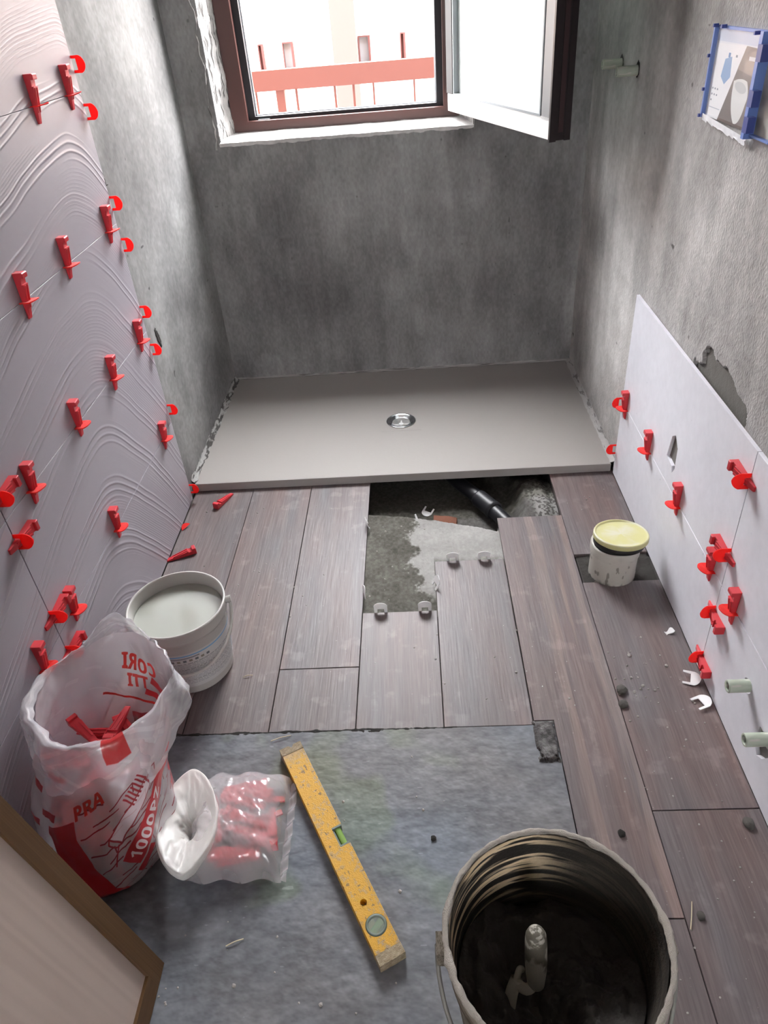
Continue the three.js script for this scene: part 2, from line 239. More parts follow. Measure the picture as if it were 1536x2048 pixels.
mesh('pencil_mark', merge(box(XL, XL + 0.0025, 0.994, 1.012, -2.026, -2.0245), box(XL, XL + 0.0025, 0.994, 0.9955, -2.038, -2.0245)), mMortarDark, wallLeft);
// right wall: two rows of white tiles; holes for the valve and the two pipe stubs
const holeAt = (pts) => { const p = new THREE.Path(); pts.forEach((q, i) => (i ? p.lineTo(...q) : p.moveTo(...q))); p.closePath(); return p; };
const ring = (cx, cy, r, n = 10, j = 0) => Array.from({ length: n }, (_, i) => { const a = -i / n * 2 * Math.PI; const q = r * (1 + j * (rnd() - 0.5)); return [cx + q * Math.cos(a), cy + q * Math.sin(a)]; });
function rightTile(z0, z1, y0, y1, holes = []) {
  let g;
  if (!holes.length) g = slab(z0, z1, y0, y1, TT, 0.0007, (x, y) => [x / 1.1, y / 1.1]);
  else { const s = poly([[z0, y0], [z1, y0], [z1, y1], [z0, y1]]); holes.forEach((h) => s.holes.push(holeAt(h))); g = extr(s, TT); const p = g.attributes.position, u = g.attributes.uv; for (let i = 0; i < p.count; i++) u.setXY(i, p.getX(i) / 1.1, p.getY(i) / 1.1); }
  g.rotateY(-Math.PI / 2); g.translate(TR + TT, 0, 0); return mesh('wall_tile', g, mWhiteTile, wallRight);
}
const SJ = -1.181;                                                   // upright joint of the right wall
rightTile(-2.042, SJ - 0.001, 0.002, 0.2665); rightTile(-2.042, SJ - 0.001, 0.2685, 0.605, [[[-1.613, 0.332], [-1.598, 0.398], [-1.577, 0.412], [-1.551, 0.388], [-1.547, 0.332], [-1.560, 0.312], [-1.568, 0.328]]]);
rightTile(SJ + 0.001, -0.27, 0.002, 0.2665, [ring(-0.985, 0.172, 0.0165, 12, 0.2), [[-0.905, 0.148], [-0.872, 0.152], [-0.852, 0.122], [-0.868, 0.096], [-0.886, 0.083], [-0.905, 0.1]]]);
rightTile(SJ + 0.001, -0.27, 0.2685, 0.605); rightTile(-0.268, 0.7, 0.002, 0.2665); rightTile(-0.268, 0.7, 0.2685, 0.605);
//PART3
// ---------------------------------------------------------------- window: reveal, sill, frame, sash swung into the room
const mFrame = std({ color: 0x4d2d28, roughness: 0.38 }), mFrameDark = std({ color: 0x1f1619, roughness: 0.4 }), mGasket = std({ color: 0x1a1a20, roughness: 0.55 }), mSteel = std({ color: 0xb8bcc0, metalness: 1, roughness: 0.28 });
const ringBox = (x0, x1, y0, y1, wl, wr, wb, wt, z0, z1) => merge(box(x0, x0 + wl, y0, y1, z0, z1), box(x1 - wr, x1, y0, y1, z0, z1), box(x0 + wl, x1 - wr, y0, y0 + wb, z0, z1), box(x0 + wl, x1 - wr, y1 - wt, y1, z0, z1));
const win = new THREE.Group(); win.name = 'window_1'; scene.add(struct(win));
const FX0 = -0.642, FX1 = 0.195, FY0 = 0.966;
const rough = (a, b, s, k) => k * (fbm(s, a * 26, b * 16, B, B, 4) - 0.5);
mesh('sill', merge(surf(90, 14, (u, v) => { const n = 0.008 * (fbm(2, u * 60, 3, B, B, 3) - 0.5), z = lerp(ZB + 0.006 + n, ZO, v), y = z > WZ ? lerp(0.951, 0.967, clamp((ZB - z) / (ZB - WZ))) : 0.967; return [lerp(OX0 - 0.004, OX1 + 0.004 + n, u), y + rough(u, z, 4, 0.004), z, u * 2, v * 0.6]; }),
  surf(90, 3, (u, v) => { const n = 0.008 * (fbm(2, u * 60, 3, B, B, 3) - 0.5); return [lerp(OX0 - 0.004, OX1 + 0.004 + n, u), lerp(0.925 + 0.012 * fbm(5, u * 30, 8, B, B, 3), 0.951 + rough(u, ZB, 4, 0.003), v), ZB + 0.006 + n * v - 0.010 * (1 - v), u * 2, v * 0.1]; })), mSill, win);
mesh('reveal', surf(16, 130, (u, v) => { const y = lerp(0.93, OY1, v), w = rough(u * 0.3, y, 3, 0.022) + 0.012 * (fbm(6, u * 5, y * 50, B, B, 3) - 0.5); return [lerp(OX0 - 0.012 + 0.02 * (fbm(1, y * 22, 4, B, B, 3) - 0.5), FX0 + 0.004, u) + w * (u > 0.95 ? 0.2 : 1), y, lerp(ZB + 0.005, WZ - 0.02, u), u * 0.5, y]; }), mLime, win);
mesh('reveal', merge(surf(8, 60, (u, v) => [lerp(FX1 - 0.004, OX1 + 0.004, u), lerp(0.93, OY1, v), lerp(WZ - 0.02, ZB + 0.003, u), u * 0.5, v]), surf(40, 8, (u, v) => [lerp(OX0, OX1, u), OY1 - 0.004, lerp(WZ - 0.02, ZB, v), u, v * 0.5])), mLime, win);
mesh('frame', ringBox(FX0, FX1, FY0, OY1, 0.056, 0.056, 0.032, 0.056, WZ - 0.07, WZ), mFrame, win);
mesh('frame_bead', ringBox(FX0 + 0.046, FX1 - 0.046, FY0 + 0.024, OY1 - 0.046, 0.012, 0.012, 0.01, 0.012, WZ - 0.02, WZ + 0.006), mFrame, win);
mesh('gasket', ringBox(FX0 + 0.056, FX1 - 0.056, FY0 + 0.032, OY1 - 0.056, 0.026, 0.026, 0.013, 0.026, WZ - 0.066, WZ - 0.024), mGasket, win);
mesh('rebate_edge', ringBox(FX0 + 0.082, FX1 - 0.082, FY0 + 0.045, OY1 - 0.082, 0.004, 0.004, 0.003, 0.004, WZ - 0.066, WZ - 0.05), mSteel, win);
mesh('striker_plate', box(-0.548, -0.505, FY0 + 0.032, FY0 + 0.037, WZ - 0.045, WZ - 0.008), mSteel, win);
{ // sash, hinged at the right jamb and open to 108 degrees
  const L = 0.77, y0 = 0.985, y1 = OY1 - 0.04, s = mesh('sash', ringBox(0, L, y0, y1, 0.058, 0.06, 0.06, 0.06, -0.062, -0.008), mFrame, win);
  s.position.set(0.152, 0, -2.972); s.rotation.y = -Math.acos(0.311);
  mesh('sash_edge', merge(box(L, L + 0.004, y0 - 0.002, y1, -0.064, -0.046), box(L, L + 0.008, y0 - 0.002, y1, -0.018, 0.002), box(L, L + 0.003, y0, y1, -0.046, -0.018)), mFrameDark, s);
  mesh('lock_rail', box(L + 0.003, L + 0.005, y0 + 0.02, y1, -0.04, -0.026), std({ color: 0x4a3a3c, metalness: 0.6, roughness: 0.4 }), s);
  mesh('lightened_stile', merge(box(L - 0.05, L - 0.002, y0 + 0.05, y1, -0.008, 0)), std({ color: 0x8b8d8e, roughness: 0.45 }), s); mesh('lightened_rail', box(0, L - 0.002, y0 + 0.004, y0 + 0.058, -0.008, 0), std({ color: 0xf2f2f0, roughness: 0.4 }), s); mesh('darkened_hinge_stile', box(-0.004, 0.052, y0 + 0.06, y1, -0.03, 0.003), std({ color: 0x0e0f11, roughness: 0.7 }), s);  // overlit stile and rail, shaded hinge stile: light painted in as separate colours
  mesh('gasket', ringBox(0.054, L - 0.056, y0 + 0.056, y1 - 0.056, 0.006, 0.006, 0.006, 0.006, -0.03, 0.001), std({ color: 0x8f9496, roughness: 0.6 }), s);
  mesh('pane', box(0.056, L - 0.058, y0 + 0.058, y1 - 0.058, -0.04, -0.018), phy({ color: 0xf4fbf8, transmission: 0.32, roughness: 0.5, thickness: 0, ior: 1.5 }), s);
  mesh('hinge', merge(at(new THREE.CylinderGeometry(0.008, 0.008, 0.08, 12), -0.006, 1.06, -0.066), at(new THREE.CylinderGeometry(0.008, 0.008, 0.08, 12), -0.006, 2.08, -0.066)), mFrameDark, s);
}

// ---------------------------------------------------------------- outside: balcony and the block of flats opposite
const mTerra = std({ color: 0x6f4a44, roughness: 0.75 }), mRender = std({ color: 0xe9e0d6, roughness: 0.9 }), mConcrete = std({ color: 0xb9b3aa, roughness: 0.9, bumpMap: grain, bumpScale: 0.003 }), mDarkGlass = phy({ color: 0x6a7074, roughness: 0.1, metalness: 0 });
const mPillar = std({ color: 0x5c4643, roughness: 0.8 }), mShutter = std({ color: 0x4a2624, roughness: 0.7 }), mPaver = std({ color: 0x6a5650, roughness: 0.85, bumpMap: grain, bumpScale: 0.003 }), mOchre = std({ color: 0x8a6a5c, roughness: 0.9 });
struct(mesh('floor_balcony', box(-3.2, 3.2, -0.22, -0.08, -4.5, ZO), mPaver));
struct(mesh('wall_outer', merge(box(-8, XL - 0.2, -6, 9, ZO, ZO + 0.3), box(XR + 0.2, 8, -6, 9, ZO, ZO + 0.3), box(XL - 0.2, XR + 0.2, HC + 0.2, 9, ZO, ZO + 0.3), box(XL - 0.2, XR + 0.2, -6, -0.25, ZO, ZO + 0.3), box(-8, 8, 8.8, 9, ZO, 2.65), box(-8, -7.8, -6, 9, ZO, 2.65), box(7.8, 8, -6, 9, ZO, 2.65)), mOchre));
{ const r = thing('balcony_railing', 'terracotta balcony railing with a broad top beam and thin rods outside the window', 'railing', [0, -0.08, -4.4]);
  mesh('top_beam', at(new THREE.BoxGeometry(6, 0.094, 0.06), 0, 1.095, 0), mTerra, r); mesh('bottom_rail', at(new THREE.BoxGeometry(6, 0.04, 0.04), 0, 0.08, 0), mTerra, r);
  for (const [x, w] of [[-0.79, 0.01], [-0.66, 0.045], [-0.575, 0.012], [-0.37, 0.012], [-0.27, 0.012], [-0.165, 0.01], [0.05, 0.01], [0.16, 0.01], [0.3, 0.045], [-0.95, 0.01], [-1.1, 0.01], [-1.25, 0.045], [0.45, 0.01], [0.6, 0.01], [1.0, 0.045], [-1.9, 0.045]]) mesh(w > 0.03 ? 'post' : 'rod', at(new THREE.BoxGeometry(w, w > 0.03 ? 1.12 : 1.0, w), x, w > 0.03 ? 0.56 : 0.57, 0), mTerra, r);
}
{ const b = thing('apartment_building', 'pale block of flats with terracotta pillars and small windows across from the balcony', 'building', [0, -6, -9.4]);
  mesh('wall', box(-9, 9, 0, 9.6, -4, 0), mRender, b);
  for (const x of [-5.6, -3.1, -0.62, 1.85, 4.4]) mesh('pillar', box(x - 0.13, x + 0.13, 0, 9.6, 0, 0.28), mPillar, b);
  for (const y of [3.2, 5.9, 8.9]) mesh('string_course', box(-9, 9, y, y + 0.16, 0, 0.16), mRender, b);
  for (const y of [3.9, 6.72]) for (const [x, w] of [[-1.56, 0.06], [-1.26, 0.12], [-0.42, 0.13], [0, 0.06], [0.6, 0.4], [2.7, 0.6], [-2.4, 0.5]]) { const f = mesh('window', ringBox(x - w / 2, x + w / 2, y, y + 0.25, 0.012, 0.022, 0.012, 0.012, -0.02, 0.05), mShutter, b); mesh('pane', box(x - w / 2 + 0.01, x + w / 2 - 0.02, y + 0.01, y + 0.24, -0.01, 0.012), w < 0.1 ? mShutter : mDarkGlass, f); }
}
struct(mesh('ground_yard', box(-30, 30, -6.2, -6, -30, ZO), mConcrete));

// ---------------------------------------------------------------- shower tray with its drain
const TY = 0.03, DX = -0.074, DZ = -2.422;
{ const t = thing('shower_tray', 'large flat stone-grey shower tray with a round drain under the window', 'shower tray', [0, 0, 0]);
  const s = poly([[-0.786, -2.052], [0.626, -2.052], [0.633, -2.872], [-0.789, -2.872]].map(([x, z]) => [x, -z])); const hole = new THREE.Path(); hole.absellipse(DX, -DZ, 0.05, 0.05, 0, Math.PI * 2, true); s.holes.push(hole);
  const mTray = std({ color: 0x9a9591, roughness: 0.62, bumpMap: rep(trowel, 2, 2), bumpScale: 0.0006 });
  const g = extr(s, 0.026, { bevelEnabled: true, bevelSize: 0.002, bevelThickness: 0.002, bevelOffset: -0.002, bevelSegments: 2, curveSegments: 40 }); g.rotateX(-Math.PI / 2); g.translate(0, TY - 0.028, 0); mesh('basin', g, mTray, t);
  { const q = poly([[-0.075, -0.075], [0.075, -0.075], [0.075, 0.075], [-0.075, 0.075]]); const h = new THREE.Path(); h.absellipse(0, 0, 0.05, 0.05, 0, 7, true); q.holes.push(h); const k = extr(q, 0.0004, { curveSegments: 40 }); k.rotateX(-Math.PI / 2); mesh('drain_surround', k.translate(DX, TY, DZ), mTray, t); }
  const d = mesh('drain_ring', lathe([[0.031, -0.006], [0.034, -0.012], [0.046, -0.004], [0.0545, 0.0012], [0.0555, 0.003], [0.052, 0.0042], [0.046, 0.001], [0.037, -0.006], [0.031, -0.006]], 64), std({ color: 0xc9ccd0, metalness: 1, roughness: 0.18 }), t); d.position.set(DX, TY, DZ);
  const c = mesh('drain_cup', lathe([[0.0, -0.03], [0.02, -0.03], [0.029, -0.02], [0.032, -0.004], [0.0335, -0.004], [0.0335, -0.035], [0, -0.036]], 48), std({ color: 0xd8d8d6, roughness: 0.35 }), t); c.position.set(DX, TY, DZ);
  mesh('drain_cross', merge(box(-0.03, 0.03, -0.022, -0.014, -0.003, 0.003), box(-0.003, 0.003, -0.022, -0.014, -0.03, 0.03), at(new THREE.CylinderGeometry(0.009, 0.011, 0.014, 16), 0, -0.018, 0)), std({ color: 0xe6e6e4, roughness: 0.35 }), t).position.set(DX, TY, DZ);
  mesh('support_foot', box(-0.7, -0.3, -0.0115, 0.003, -2.8, -2.2), mMortarDark, t);
}
// ragged fillets of sealant and mortar round the tray
const mSeal = std({ map: colorTex(512, 64, (u, v) => { const a = fbm(2, u * 26, v * 3, 26, B, 4), k = lerp(168, 74, ss(0.40, 0.62, a)); return [k, k - 2, k - 4]; }), roughness: 0.9, bumpMap: rep(trowel, 4, 0.4), bumpScale: 0.004 });
const mSealR = std({ map: colorTex(512, 64, (u, v) => { const a = fbm(4, u * 24, v * 4, 24, B, 4), k = lerp(176, 120, ss(0.55, 0.7, a)); return [k, k - 3, k - 5]; }), roughness: 0.85 });
const fillet = (p, q, out, w, hgt, s, amp = 1) => surf(120, 5, (u, v) => { const a = amp * (fbm(s, u * 40, 2, B, B, 3) - 0.5), k = w * (1 + 0.9 * a), l = hgt * (1 + 0.8 * a), t = v * Math.PI / 2, n = 0.002 * (fbm(s + 1, u * 120, v * 3, B, B, 2) - 0.5); return [lerp(p[0], q[0], u) + out[0] * (k * (1 - Math.sin(t)) + n), TY + 0.0005 + l * (1 - Math.cos(t)) + n, lerp(p[1], q[1], u) + out[1] * (k * (1 - Math.sin(t)) + n), u, v]; });
struct(mesh('trim_1', fillet([XL, -2.06], [XL, ZB], [1, 0], 0.017, 0.02, 2), mSeal)); struct(mesh('trim_2', fillet([XR, ZB], [XR, -2.06], [-1, 0], 0.02, 0.012, 5, 0.3), mSealR)); struct(mesh('trim_3', fillet([XL, ZB], [XR, ZB], [0, 1], 0.012, 0.006, 1, 0.7), mSealR));

// ---------------------------------------------------------------- in the pit: drain pipe, broken brick
{ const g = thing('drain_pipe', 'black plastic drain pipe in the open pit under the tray edge', 'pipe', [0, 0, 0]); const m = std({ color: 0x1c1d22, roughness: 0.42 });
  mesh('pipe', tube([[0.02, -0.055, -2.31], [0.118, -0.05, -2.11], [0.195, -0.047, -1.98], [0.31, -0.05, -1.76]], 0.0235, 40, 24), m, g);
  const sock = mesh('socket', lathe([[0.0238, -0.045], [0.0285, -0.045], [0.0295, -0.04], [0.0295, 0.03], [0.031, 0.032], [0.031, 0.045], [0.0238, 0.047]], 28), m, g); sock.position.set(0.205, -0.047, -1.962); sock.quaternion.setFromUnitVectors(V(0, 1, 0), V(0.5, 0, 0.87).normalize());
}
{ const g = displace(new THREE.BoxGeometry(0.075, 0.022, 0.035, 8, 3, 4), (x, y, z) => { const n = fbm(2, x * 60 + 9, z * 60 + y * 90, B, B, 3) - 0.5; return [x + 0.012 * n, y * (1 - 0.5 * ss(0.01, 0.037, x)) + 0.008 * n, z + 0.012 * n]; });
  const b = mesh('brick_fragment', g, std({ color: 0x8a5a48, roughness: 0.95, bumpMap: grain, bumpScale: 0.002 })); b.position.set(0.065, pitY(0.065, -1.915) + 0.012, -1.915); b.rotation.set(0.15, -0.12, 0); tag(b, 'reddish broken brick fragment lying in the open pit', 'brick'); }

// ---------------------------------------------------------------- waste pipe stub with a yellow cap in its square cut-out
{ const g = thing('waste_pipe', 'dirty white plastic waste pipe stub with a pale yellow cap', 'pipe', [0.512, SB, -1.545]);
  const mP = std({ map: colorTex(512, 256, (u, v) => { const a = fbm(2, u * 12, v * 6, 12, B, 4), b = fbm(4, u * 30, v * 14, 30, B, 3); let k = 186 + 20 * (a - 0.5); k = lerp(k, 122, 0.8 * ss(0.66, 0.72, b) * (1 - ss(0.35, 0.6, v))); k = lerp(k, 95, 1 - ss(0.03, 0.10, v - 0.12 * (b - 0.5))); return [k, k - 3, k - 12]; }), roughness: 0.5 });
  mesh('pipe', lathe([[0.0625, -0.02], [0.0625, 0.088], [0.0655, 0.09], [0.0655, 0.115], [0.059, 0.117]], 64), mP, g);
  const seal = mesh('seal_ring', lathe([[0.058, 0.113], [0.0672, 0.116], [0.0672, 0.130], [0.058, 0.134]], 64), std({ color: 0x1d1d1c, roughness: 0.6 }), g); seal.rotation.set(-0.08, 0, -0.03); seal.position.set(0.005, 0.001, 0.008);
  const cap = mesh('cap', lathe([[0.0, 0.143], [0.05, 0.1435], [0.0655, 0.1435], [0.067, 0.147], [0.071, 0.147], [0.0725, 0.144], [0.0725, 0.134], [0.0715, 0.1325], [0.06, 0.1325]].map(([r, y]) => [r, y]), 72), std({ map: colorTex(256, 256, (u, v) => { const s = 0.8 * ss(0.35, 0.75, fbm(3, u * 6, v * 5, 6, B, 4)) * (1 - ss(0.5, 0.75, v)); return [lerp(192, 200, s), lerp(188, 198, s), lerp(132, 186, s)]; }), roughness: 0.55 }), g); cap.rotation.z = -0.03; cap.rotation.x = -0.11; cap.position.set(0.008, -0.001, 0.012);
  const rub = surf(40, 30, (u, v) => { const x = lerp(0.432, 0.63, u), z = lerp(-1.508, -1.624, v), d = Math.hypot(x - 0.512, z + 1.545), n = fbm(5, x * 60, z * 60, B, B, 3); return [x, SB + 0.001 + 0.008 * n + 0.012 * ss(0.085, 0.06, d) * n, z, u, v]; });
  mesh('mortar_bed', rub, mMortarDark, floor);
}

// ---------------------------------------------------------------- pipe stubs in the right wall
const mStub = std({ map: colorTex(256, 256, (u, v) => { const a = fbm(3, u * 8, v * 8, 8, 8, 4), k = 172 + 30 * (a - 0.5), d = ss(0.55, 0.68, fbm(5, u * 14, v * 14, 14, 14, 3)); return [lerp(k, 196, d), lerp(k + 8, 194, d), lerp(k - 8, 184, d)]; }), roughness: 0.6 });
function stub(x, y, z, len, label, collar) {
  const g = thing('pipe_stub', label, 'pipe', [x, y, z], 'capped water pipe stubs of the right wall');
  const a = mesh('pipe', lathe([[0.0088, 0.03], [0.0088, len - 0.001], [0.0095, len], [0.0125, len], [0.0133, len - 0.0015], [0.0133, -0.006], [0.0125, -0.006]], 32), mStub, g); a.rotation.z = Math.PI / 2;
  const p = mesh('plug', new THREE.CylinderGeometry(0.0088, 0.0088, 0.004, 24), std({ color: 0x5d6258, roughness: 0.8 }), g); p.rotation.z = Math.PI / 2; p.position.x = -len + 0.012;
  if (collar) { const c = mesh('collar', lathe([[0.0135, 0.0], [0.022, 0.0], [0.0235, 0.004], [0.022, 0.01], [0.0165, 0.012], [0.0135, 0.012]], 28), mStub, g); c.rotation.z = Math.PI / 2 + 0.12; c.scale.set(1, 1, 1.1); c.position.set(0.009, -0.012, -0.012); }
  return g;
}
stub(XR, 1.13, -2.335, 0.06, 'grey-green pipe stub in the bare plaster, the nearer of the upper two');
stub(XR, 1.134, -2.512, 0.06, 'grey-green pipe stub in the bare plaster, beside the window corner');
stub(TR + 0.004, 0.18, -0.979, 0.047, 'grey-green pipe stub through the white tile, beside the lowest red clip');
stub(TR + 0.006, 0.152, -0.872, 0.05, 'grey-green pipe stub with a loose collar in a three-cornered hole', true);
{ const hole = (z, y) => displace(new THREE.CircleGeometry(0.019, 24).rotateY(-Math.PI / 2), (x, a, b) => { const n = fbm(2, a * 90 + 9, b * 90 + z * 9, B, B, 3); return [x + XR - 0.0035, y + a * (0.6 + 0.8 * n), z + b * (0.6 + 0.8 * n)]; });
  mesh('pipe_recess', merge(hole(-2.335, 1.133), hole(-2.512, 1.137)), mMortarDark, wallRight); }
// ---------------------------------------------------------------- red tile levellers: a wedge pushed through a clip
const mWedge = phy({ color: 0xcb333d, roughness: 0.42 }), mClip = phy({ color: 0xff1a10, roughness: 0.85, transmission: 0.4, thickness: 0 }), mClipWhite = phy({ color: 0xfafafa, roughness: 0.6, transmission: 0.12, thickness: 0 });
const wedgeGeo = (() => {
  const s = poly([[-0.032, 0], [-0.032, 0.0035], [-0.030, 0.0045], [0.037, 0.0165], [0.037, 0.0125], [0.049, 0.0140], [0.049, 0.0195], [0.051, 0.0205], [0.058, 0.0205], [0.060, 0.0190], [0.060, 0]]);
  const g = extr(s, 0.0185, { bevelEnabled: true, bevelSize: 0.0008, bevelThickness: 0.0008, bevelSegments: 1, bevelOffset: -0.0008 }); g.translate(0, 0, -0.00925);
  const p = g.attributes.position; for (let i = 0; i < p.count; i++) { const y = p.getX(i), z = p.getY(i), x = -p.getZ(i), k = lerp(0.58, 1.06, ss(-0.032, 0.045, y)); p.setXYZ(i, -x * k, y, z); }
  const ribs = []; for (let i = 0; i < 2; i++) ribs.push(at(new THREE.BoxGeometry(0.0022, 0.046, 0.003), (i ? 1 : -1) * 0.0045, 0.008, 0.0118).rotateX(0));
  const r = merge(...ribs); r.translate(0, -0.008, -0.0118); r.rotateX(0.178); r.translate(0, 0.012, 0.0124); const all = merge(g, r); all.computeVertexNormals(); return toCreasedNormals(all, 0.6);
})();
function makeClip(hw, hh) {                                        // arch plate: joint along x, wall normal along z, slightly dished
  const s = new THREE.Shape(); s.moveTo(-0.0175, -0.006); s.lineTo(-0.0180, 0.019); s.quadraticCurveTo(-0.014, 0.031, 0, 0.033); s.quadraticCurveTo(0.014, 0.031, 0.0180, 0.019); s.lineTo(0.0175, -0.006); s.lineTo(hw + 0.001, -0.006); s.lineTo(hw, hh); s.lineTo(-hw, hh); s.lineTo(-hw - 0.001, -0.006); s.closePath();
  const g = extr(s, 0.0016, { bevelEnabled: true, bevelSize: 0.0003, bevelThickness: 0.0003, bevelSegments: 1 }); g.translate(0, 0, -0.0008); g.rotateX(Math.PI / 2); g.rotateY(Math.PI); g.rotateX(Math.PI);
  const p = g.attributes.position; let mx = -9; for (let i = 0; i < p.count; i++) mx = Math.max(mx, p.getZ(i)); if (mx < 0.02) g.rotateX(Math.PI);
  for (let i = 0; i < p.count; i++) p.setY(i, p.getY(i) + 9 * Math.max(0, p.getZ(i) - 0.010) ** 2); g.computeVertexNormals(); return g;
}
const clipGeo = makeClip(0.0118, 0.0115), clipWedgedGeo = makeClip(0.0088, 0.0112), clipWhiteGeo = makeClip(0.009, 0.0075);
function basis(o, pos, n, w, roll = 0) { const Z = V(...n), Y = V(...w).normalize(), X = Y.clone().cross(Z); o.position.set(...pos); o.quaternion.setFromRotationMatrix(new THREE.Matrix4().makeBasis(X, Y, Z)); o.rotateZ(roll); return o; }
function leveller(label, pos, n, w, group) {
  const o = new THREE.Group(); o.name = numbered('tile_leveller'); scene.add(o); tag(o, label, 'tile leveller', group);
  const a = mesh('wedge', wedgeGeo, mWedge, o); a.position.set(rr(-0.001, 0.001), rr(-0.004, 0.005), 0.0003); mesh('clip', clipWedgedGeo, mClip, o);
  return basis(o, pos, n, w, rr(-0.05, 0.05));
}
function loneClip(label, pos, n, w, mat, group, name = 'levelling_clip', roll = rr(-0.06, 0.06)) { const o = mesh(name, clipGeo, mat); tag(o, label, 'tile clip', group); return basis(o, pos, n, w, roll); }
const GL = 'red levellers on the wave tiles', GE = 'bright red clips along the tile edge', GR = 'red levellers on the white tiles';
const nL = [1, 0, 0], nR = [-1, 0, 0], UP = [0, 1, 0];
{ const J = [1.2125, 0.9035, 0.601, 0.2995], rows = ['uppermost wave tile joint', 'second wave tile joint down', 'third wave tile joint down', 'lowest wave tile joint'];
  const zs = [[-1.925, -1.73], [-1.93, -1.643, -1.412], [-1.93, -1.692, -1.445, -1.185], [-1.9, -1.452, -1.152, -0.985]], ord = ['nearest the bare plaster', 'second from the plaster', 'third from the plaster', 'fourth from the plaster'];
  zs.forEach((r, i) => r.forEach((z, k) => leveller(`red leveller in the ${rows[i]}, ${ord[k]}`, [TL, J[i], z], nL, UP, GL)));
  const ed = ['topmost', 'second from the top', 'third from the top', 'fourth from the top', 'fifth from the top', 'sixth from the top', 'seventh from the top', 'lowest, touching the tray corner'];
  [1.268, 1.168, 0.955, 0.848, 0.66, 0.545, 0.345, 0.045].forEach((y, k) => loneClip(`bright red clip on the edge of the wave tiles, ${ed[k]}`, [TL - 0.001, y, -2.0035], nL, [0, 0, 1], mClip, GE));
  const va = ['topmost of four', 'second of four', 'third of four', 'lowest of four'];
  [0.652, 0.552, 0.352, 0.247].forEach((y, k) => leveller(`red leveller lying across the upright joint of the wave tiles, ${va[k]}`, [TL, y, -1.0748], nL, [0, 0, -1], GL));
}
{ const ord = ['nearest the shower tray', 'second from the shower tray', 'third from the shower tray', 'fourth, behind a tilted leveller', 'fifth, beyond the upright joint'];
  [-1.99, -1.742, -1.482, -1.238, -1.105].forEach((z, k) => leveller(`upright red leveller on the white tiles, ${ord[k]}`, [TR, 0.2675, z], nR, UP, GR));
  const va = ['topmost, near the tile top edge', 'second from the top', 'third from the top', 'lowest, near the floor'];
  [[0.538, -1], [0.352, -1], [0.19, 1], [0.045, 1]].forEach(([y, d], k) => leveller(`tilted red leveller on the upright white tile joint, ${va[k]}`, [TR, y, SJ], nR, [0, 0, d], GR));
  loneClip('red clip on the far edge of the white tiles, upper one beside a leveller', [TR + 0.001, 0.262, -2.0425], nR, [0, 0, 1], mClip, 'red clips at the edge of the white tiles');
  loneClip('red clip on the far edge of the white tiles, lower one above the tray', [TR + 0.001, 0.092, -2.0425], nR, [0, 0, 1], mClip, 'red clips at the edge of the white tiles');
}
// loose red pieces on the boards
function looseWedge(label, pos, q, group, name = 'levelling_wedge') { const o = mesh(name, wedgeGeo, mWedge); tag(o, label, 'wedge', group); o.position.set(...pos); o.rotation.set(...q); return o; }
looseWedge('loose red wedge lying on the boards against the shower tray', [-0.668, 0.001, -1.995], [-Math.PI / 2, 0, 2.7]);
looseWedge('loose red wedge on the boards by the wave tiles, behind the white bucket', [-0.762, 0.001, -1.69], [-Math.PI / 2, 0, -1.1]);
{ const s = new THREE.Shape(); s.moveTo(-0.017, 0); s.quadraticCurveTo(-0.012, 0.013, 0, 0.0145); s.quadraticCurveTo(0.012, 0.013, 0.017, 0); s.closePath(); const o = mesh('clip_fragment', extr(s, 0.0016), mClip); tag(o, 'broken red clip top lying on the boards by the wave tiles', 'clip fragment'); o.rotation.set(-1.1, 0.3, 0.9); o.position.set(-0.770, 0.004, -1.842); }
// white clips standing at the ends of the boards
const whiteClipGroup = 'white clips at the ends of the boards', up = [0, 1, 0];
const basedClip = (() => { const b = box(-0.015, 0.015, -0.004, 0.004, -0.0085, -0.0065); return merge(clipGeo, b); })();
function whiteClip(label, x, z, w, tilt = 0, y = 0.004, spin = 0) { const o = mesh('board_clip', clipWhiteGeo, mClipWhite); tag(o, label, 'tile clip', whiteClipGroup); basis(o, [x, y, z], up, w, 0); o.rotateX(tilt); o.rotateY(spin); return o; }
whiteClip('white clip at the end of the short board, the one beside the longer left board', -0.131, -1.4195, [0, 0, 1]); whiteClip('white clip at the end of the short board, beside the board on its right', -0.012, -1.4195, [0, 0, 1]);
whiteClip('white clip at the far end of the middle board, the one towards the left', 0.074, -1.624, [0, 0, 1], -0.15); whiteClip('white clip at the far end of the middle board, beside the striped board', 0.165, -1.624, [0, 0, 1], -0.15);
whiteClip('white clip on the left rim of the open mortar bed, nearer the tray', -0.1795, -1.81, [1, 0.2, 0], 0.25, 0.004); whiteClip('white clip on the left rim of the open mortar bed, nearer the short board', -0.1795, -1.49, [1, 0.2, 0], -0.1, 0.004);
whiteClip('white clip leaning out from the side of the middle board', 0.018, -1.515, [-1, 0, 0.3], 0.5, 0.003);
function looseClip(label, p, r) { const o = mesh('loose_clip', clipGeo, mClipWhite); tag(o, label, 'tile clip', 'loose white clips'); o.position.set(...p); o.rotation.set(...r); }
looseClip('loose white clip on the boards under the lowest tilted leveller', [0.592, 0.006, -1.155], [0.12, 1.25, 0.1]); looseClip('loose white clip on the boards by the white tiles, nearer the pipe stub', [0.594, 0.005, -1.078], [0.05, 1.9, -0.1]);
looseClip('white clip half buried in the open pit, left of the brick fragment', [-0.045, pitY(-0.045, -1.955) + 0.008, -1.955], [0.6, 0.3, 0.2]); looseClip('white clip half buried in the open pit, close under the tray', [0.015, pitY(0.015, -2.0) + 0.008, -2.0], [0.4, -0.5, 0.1]);
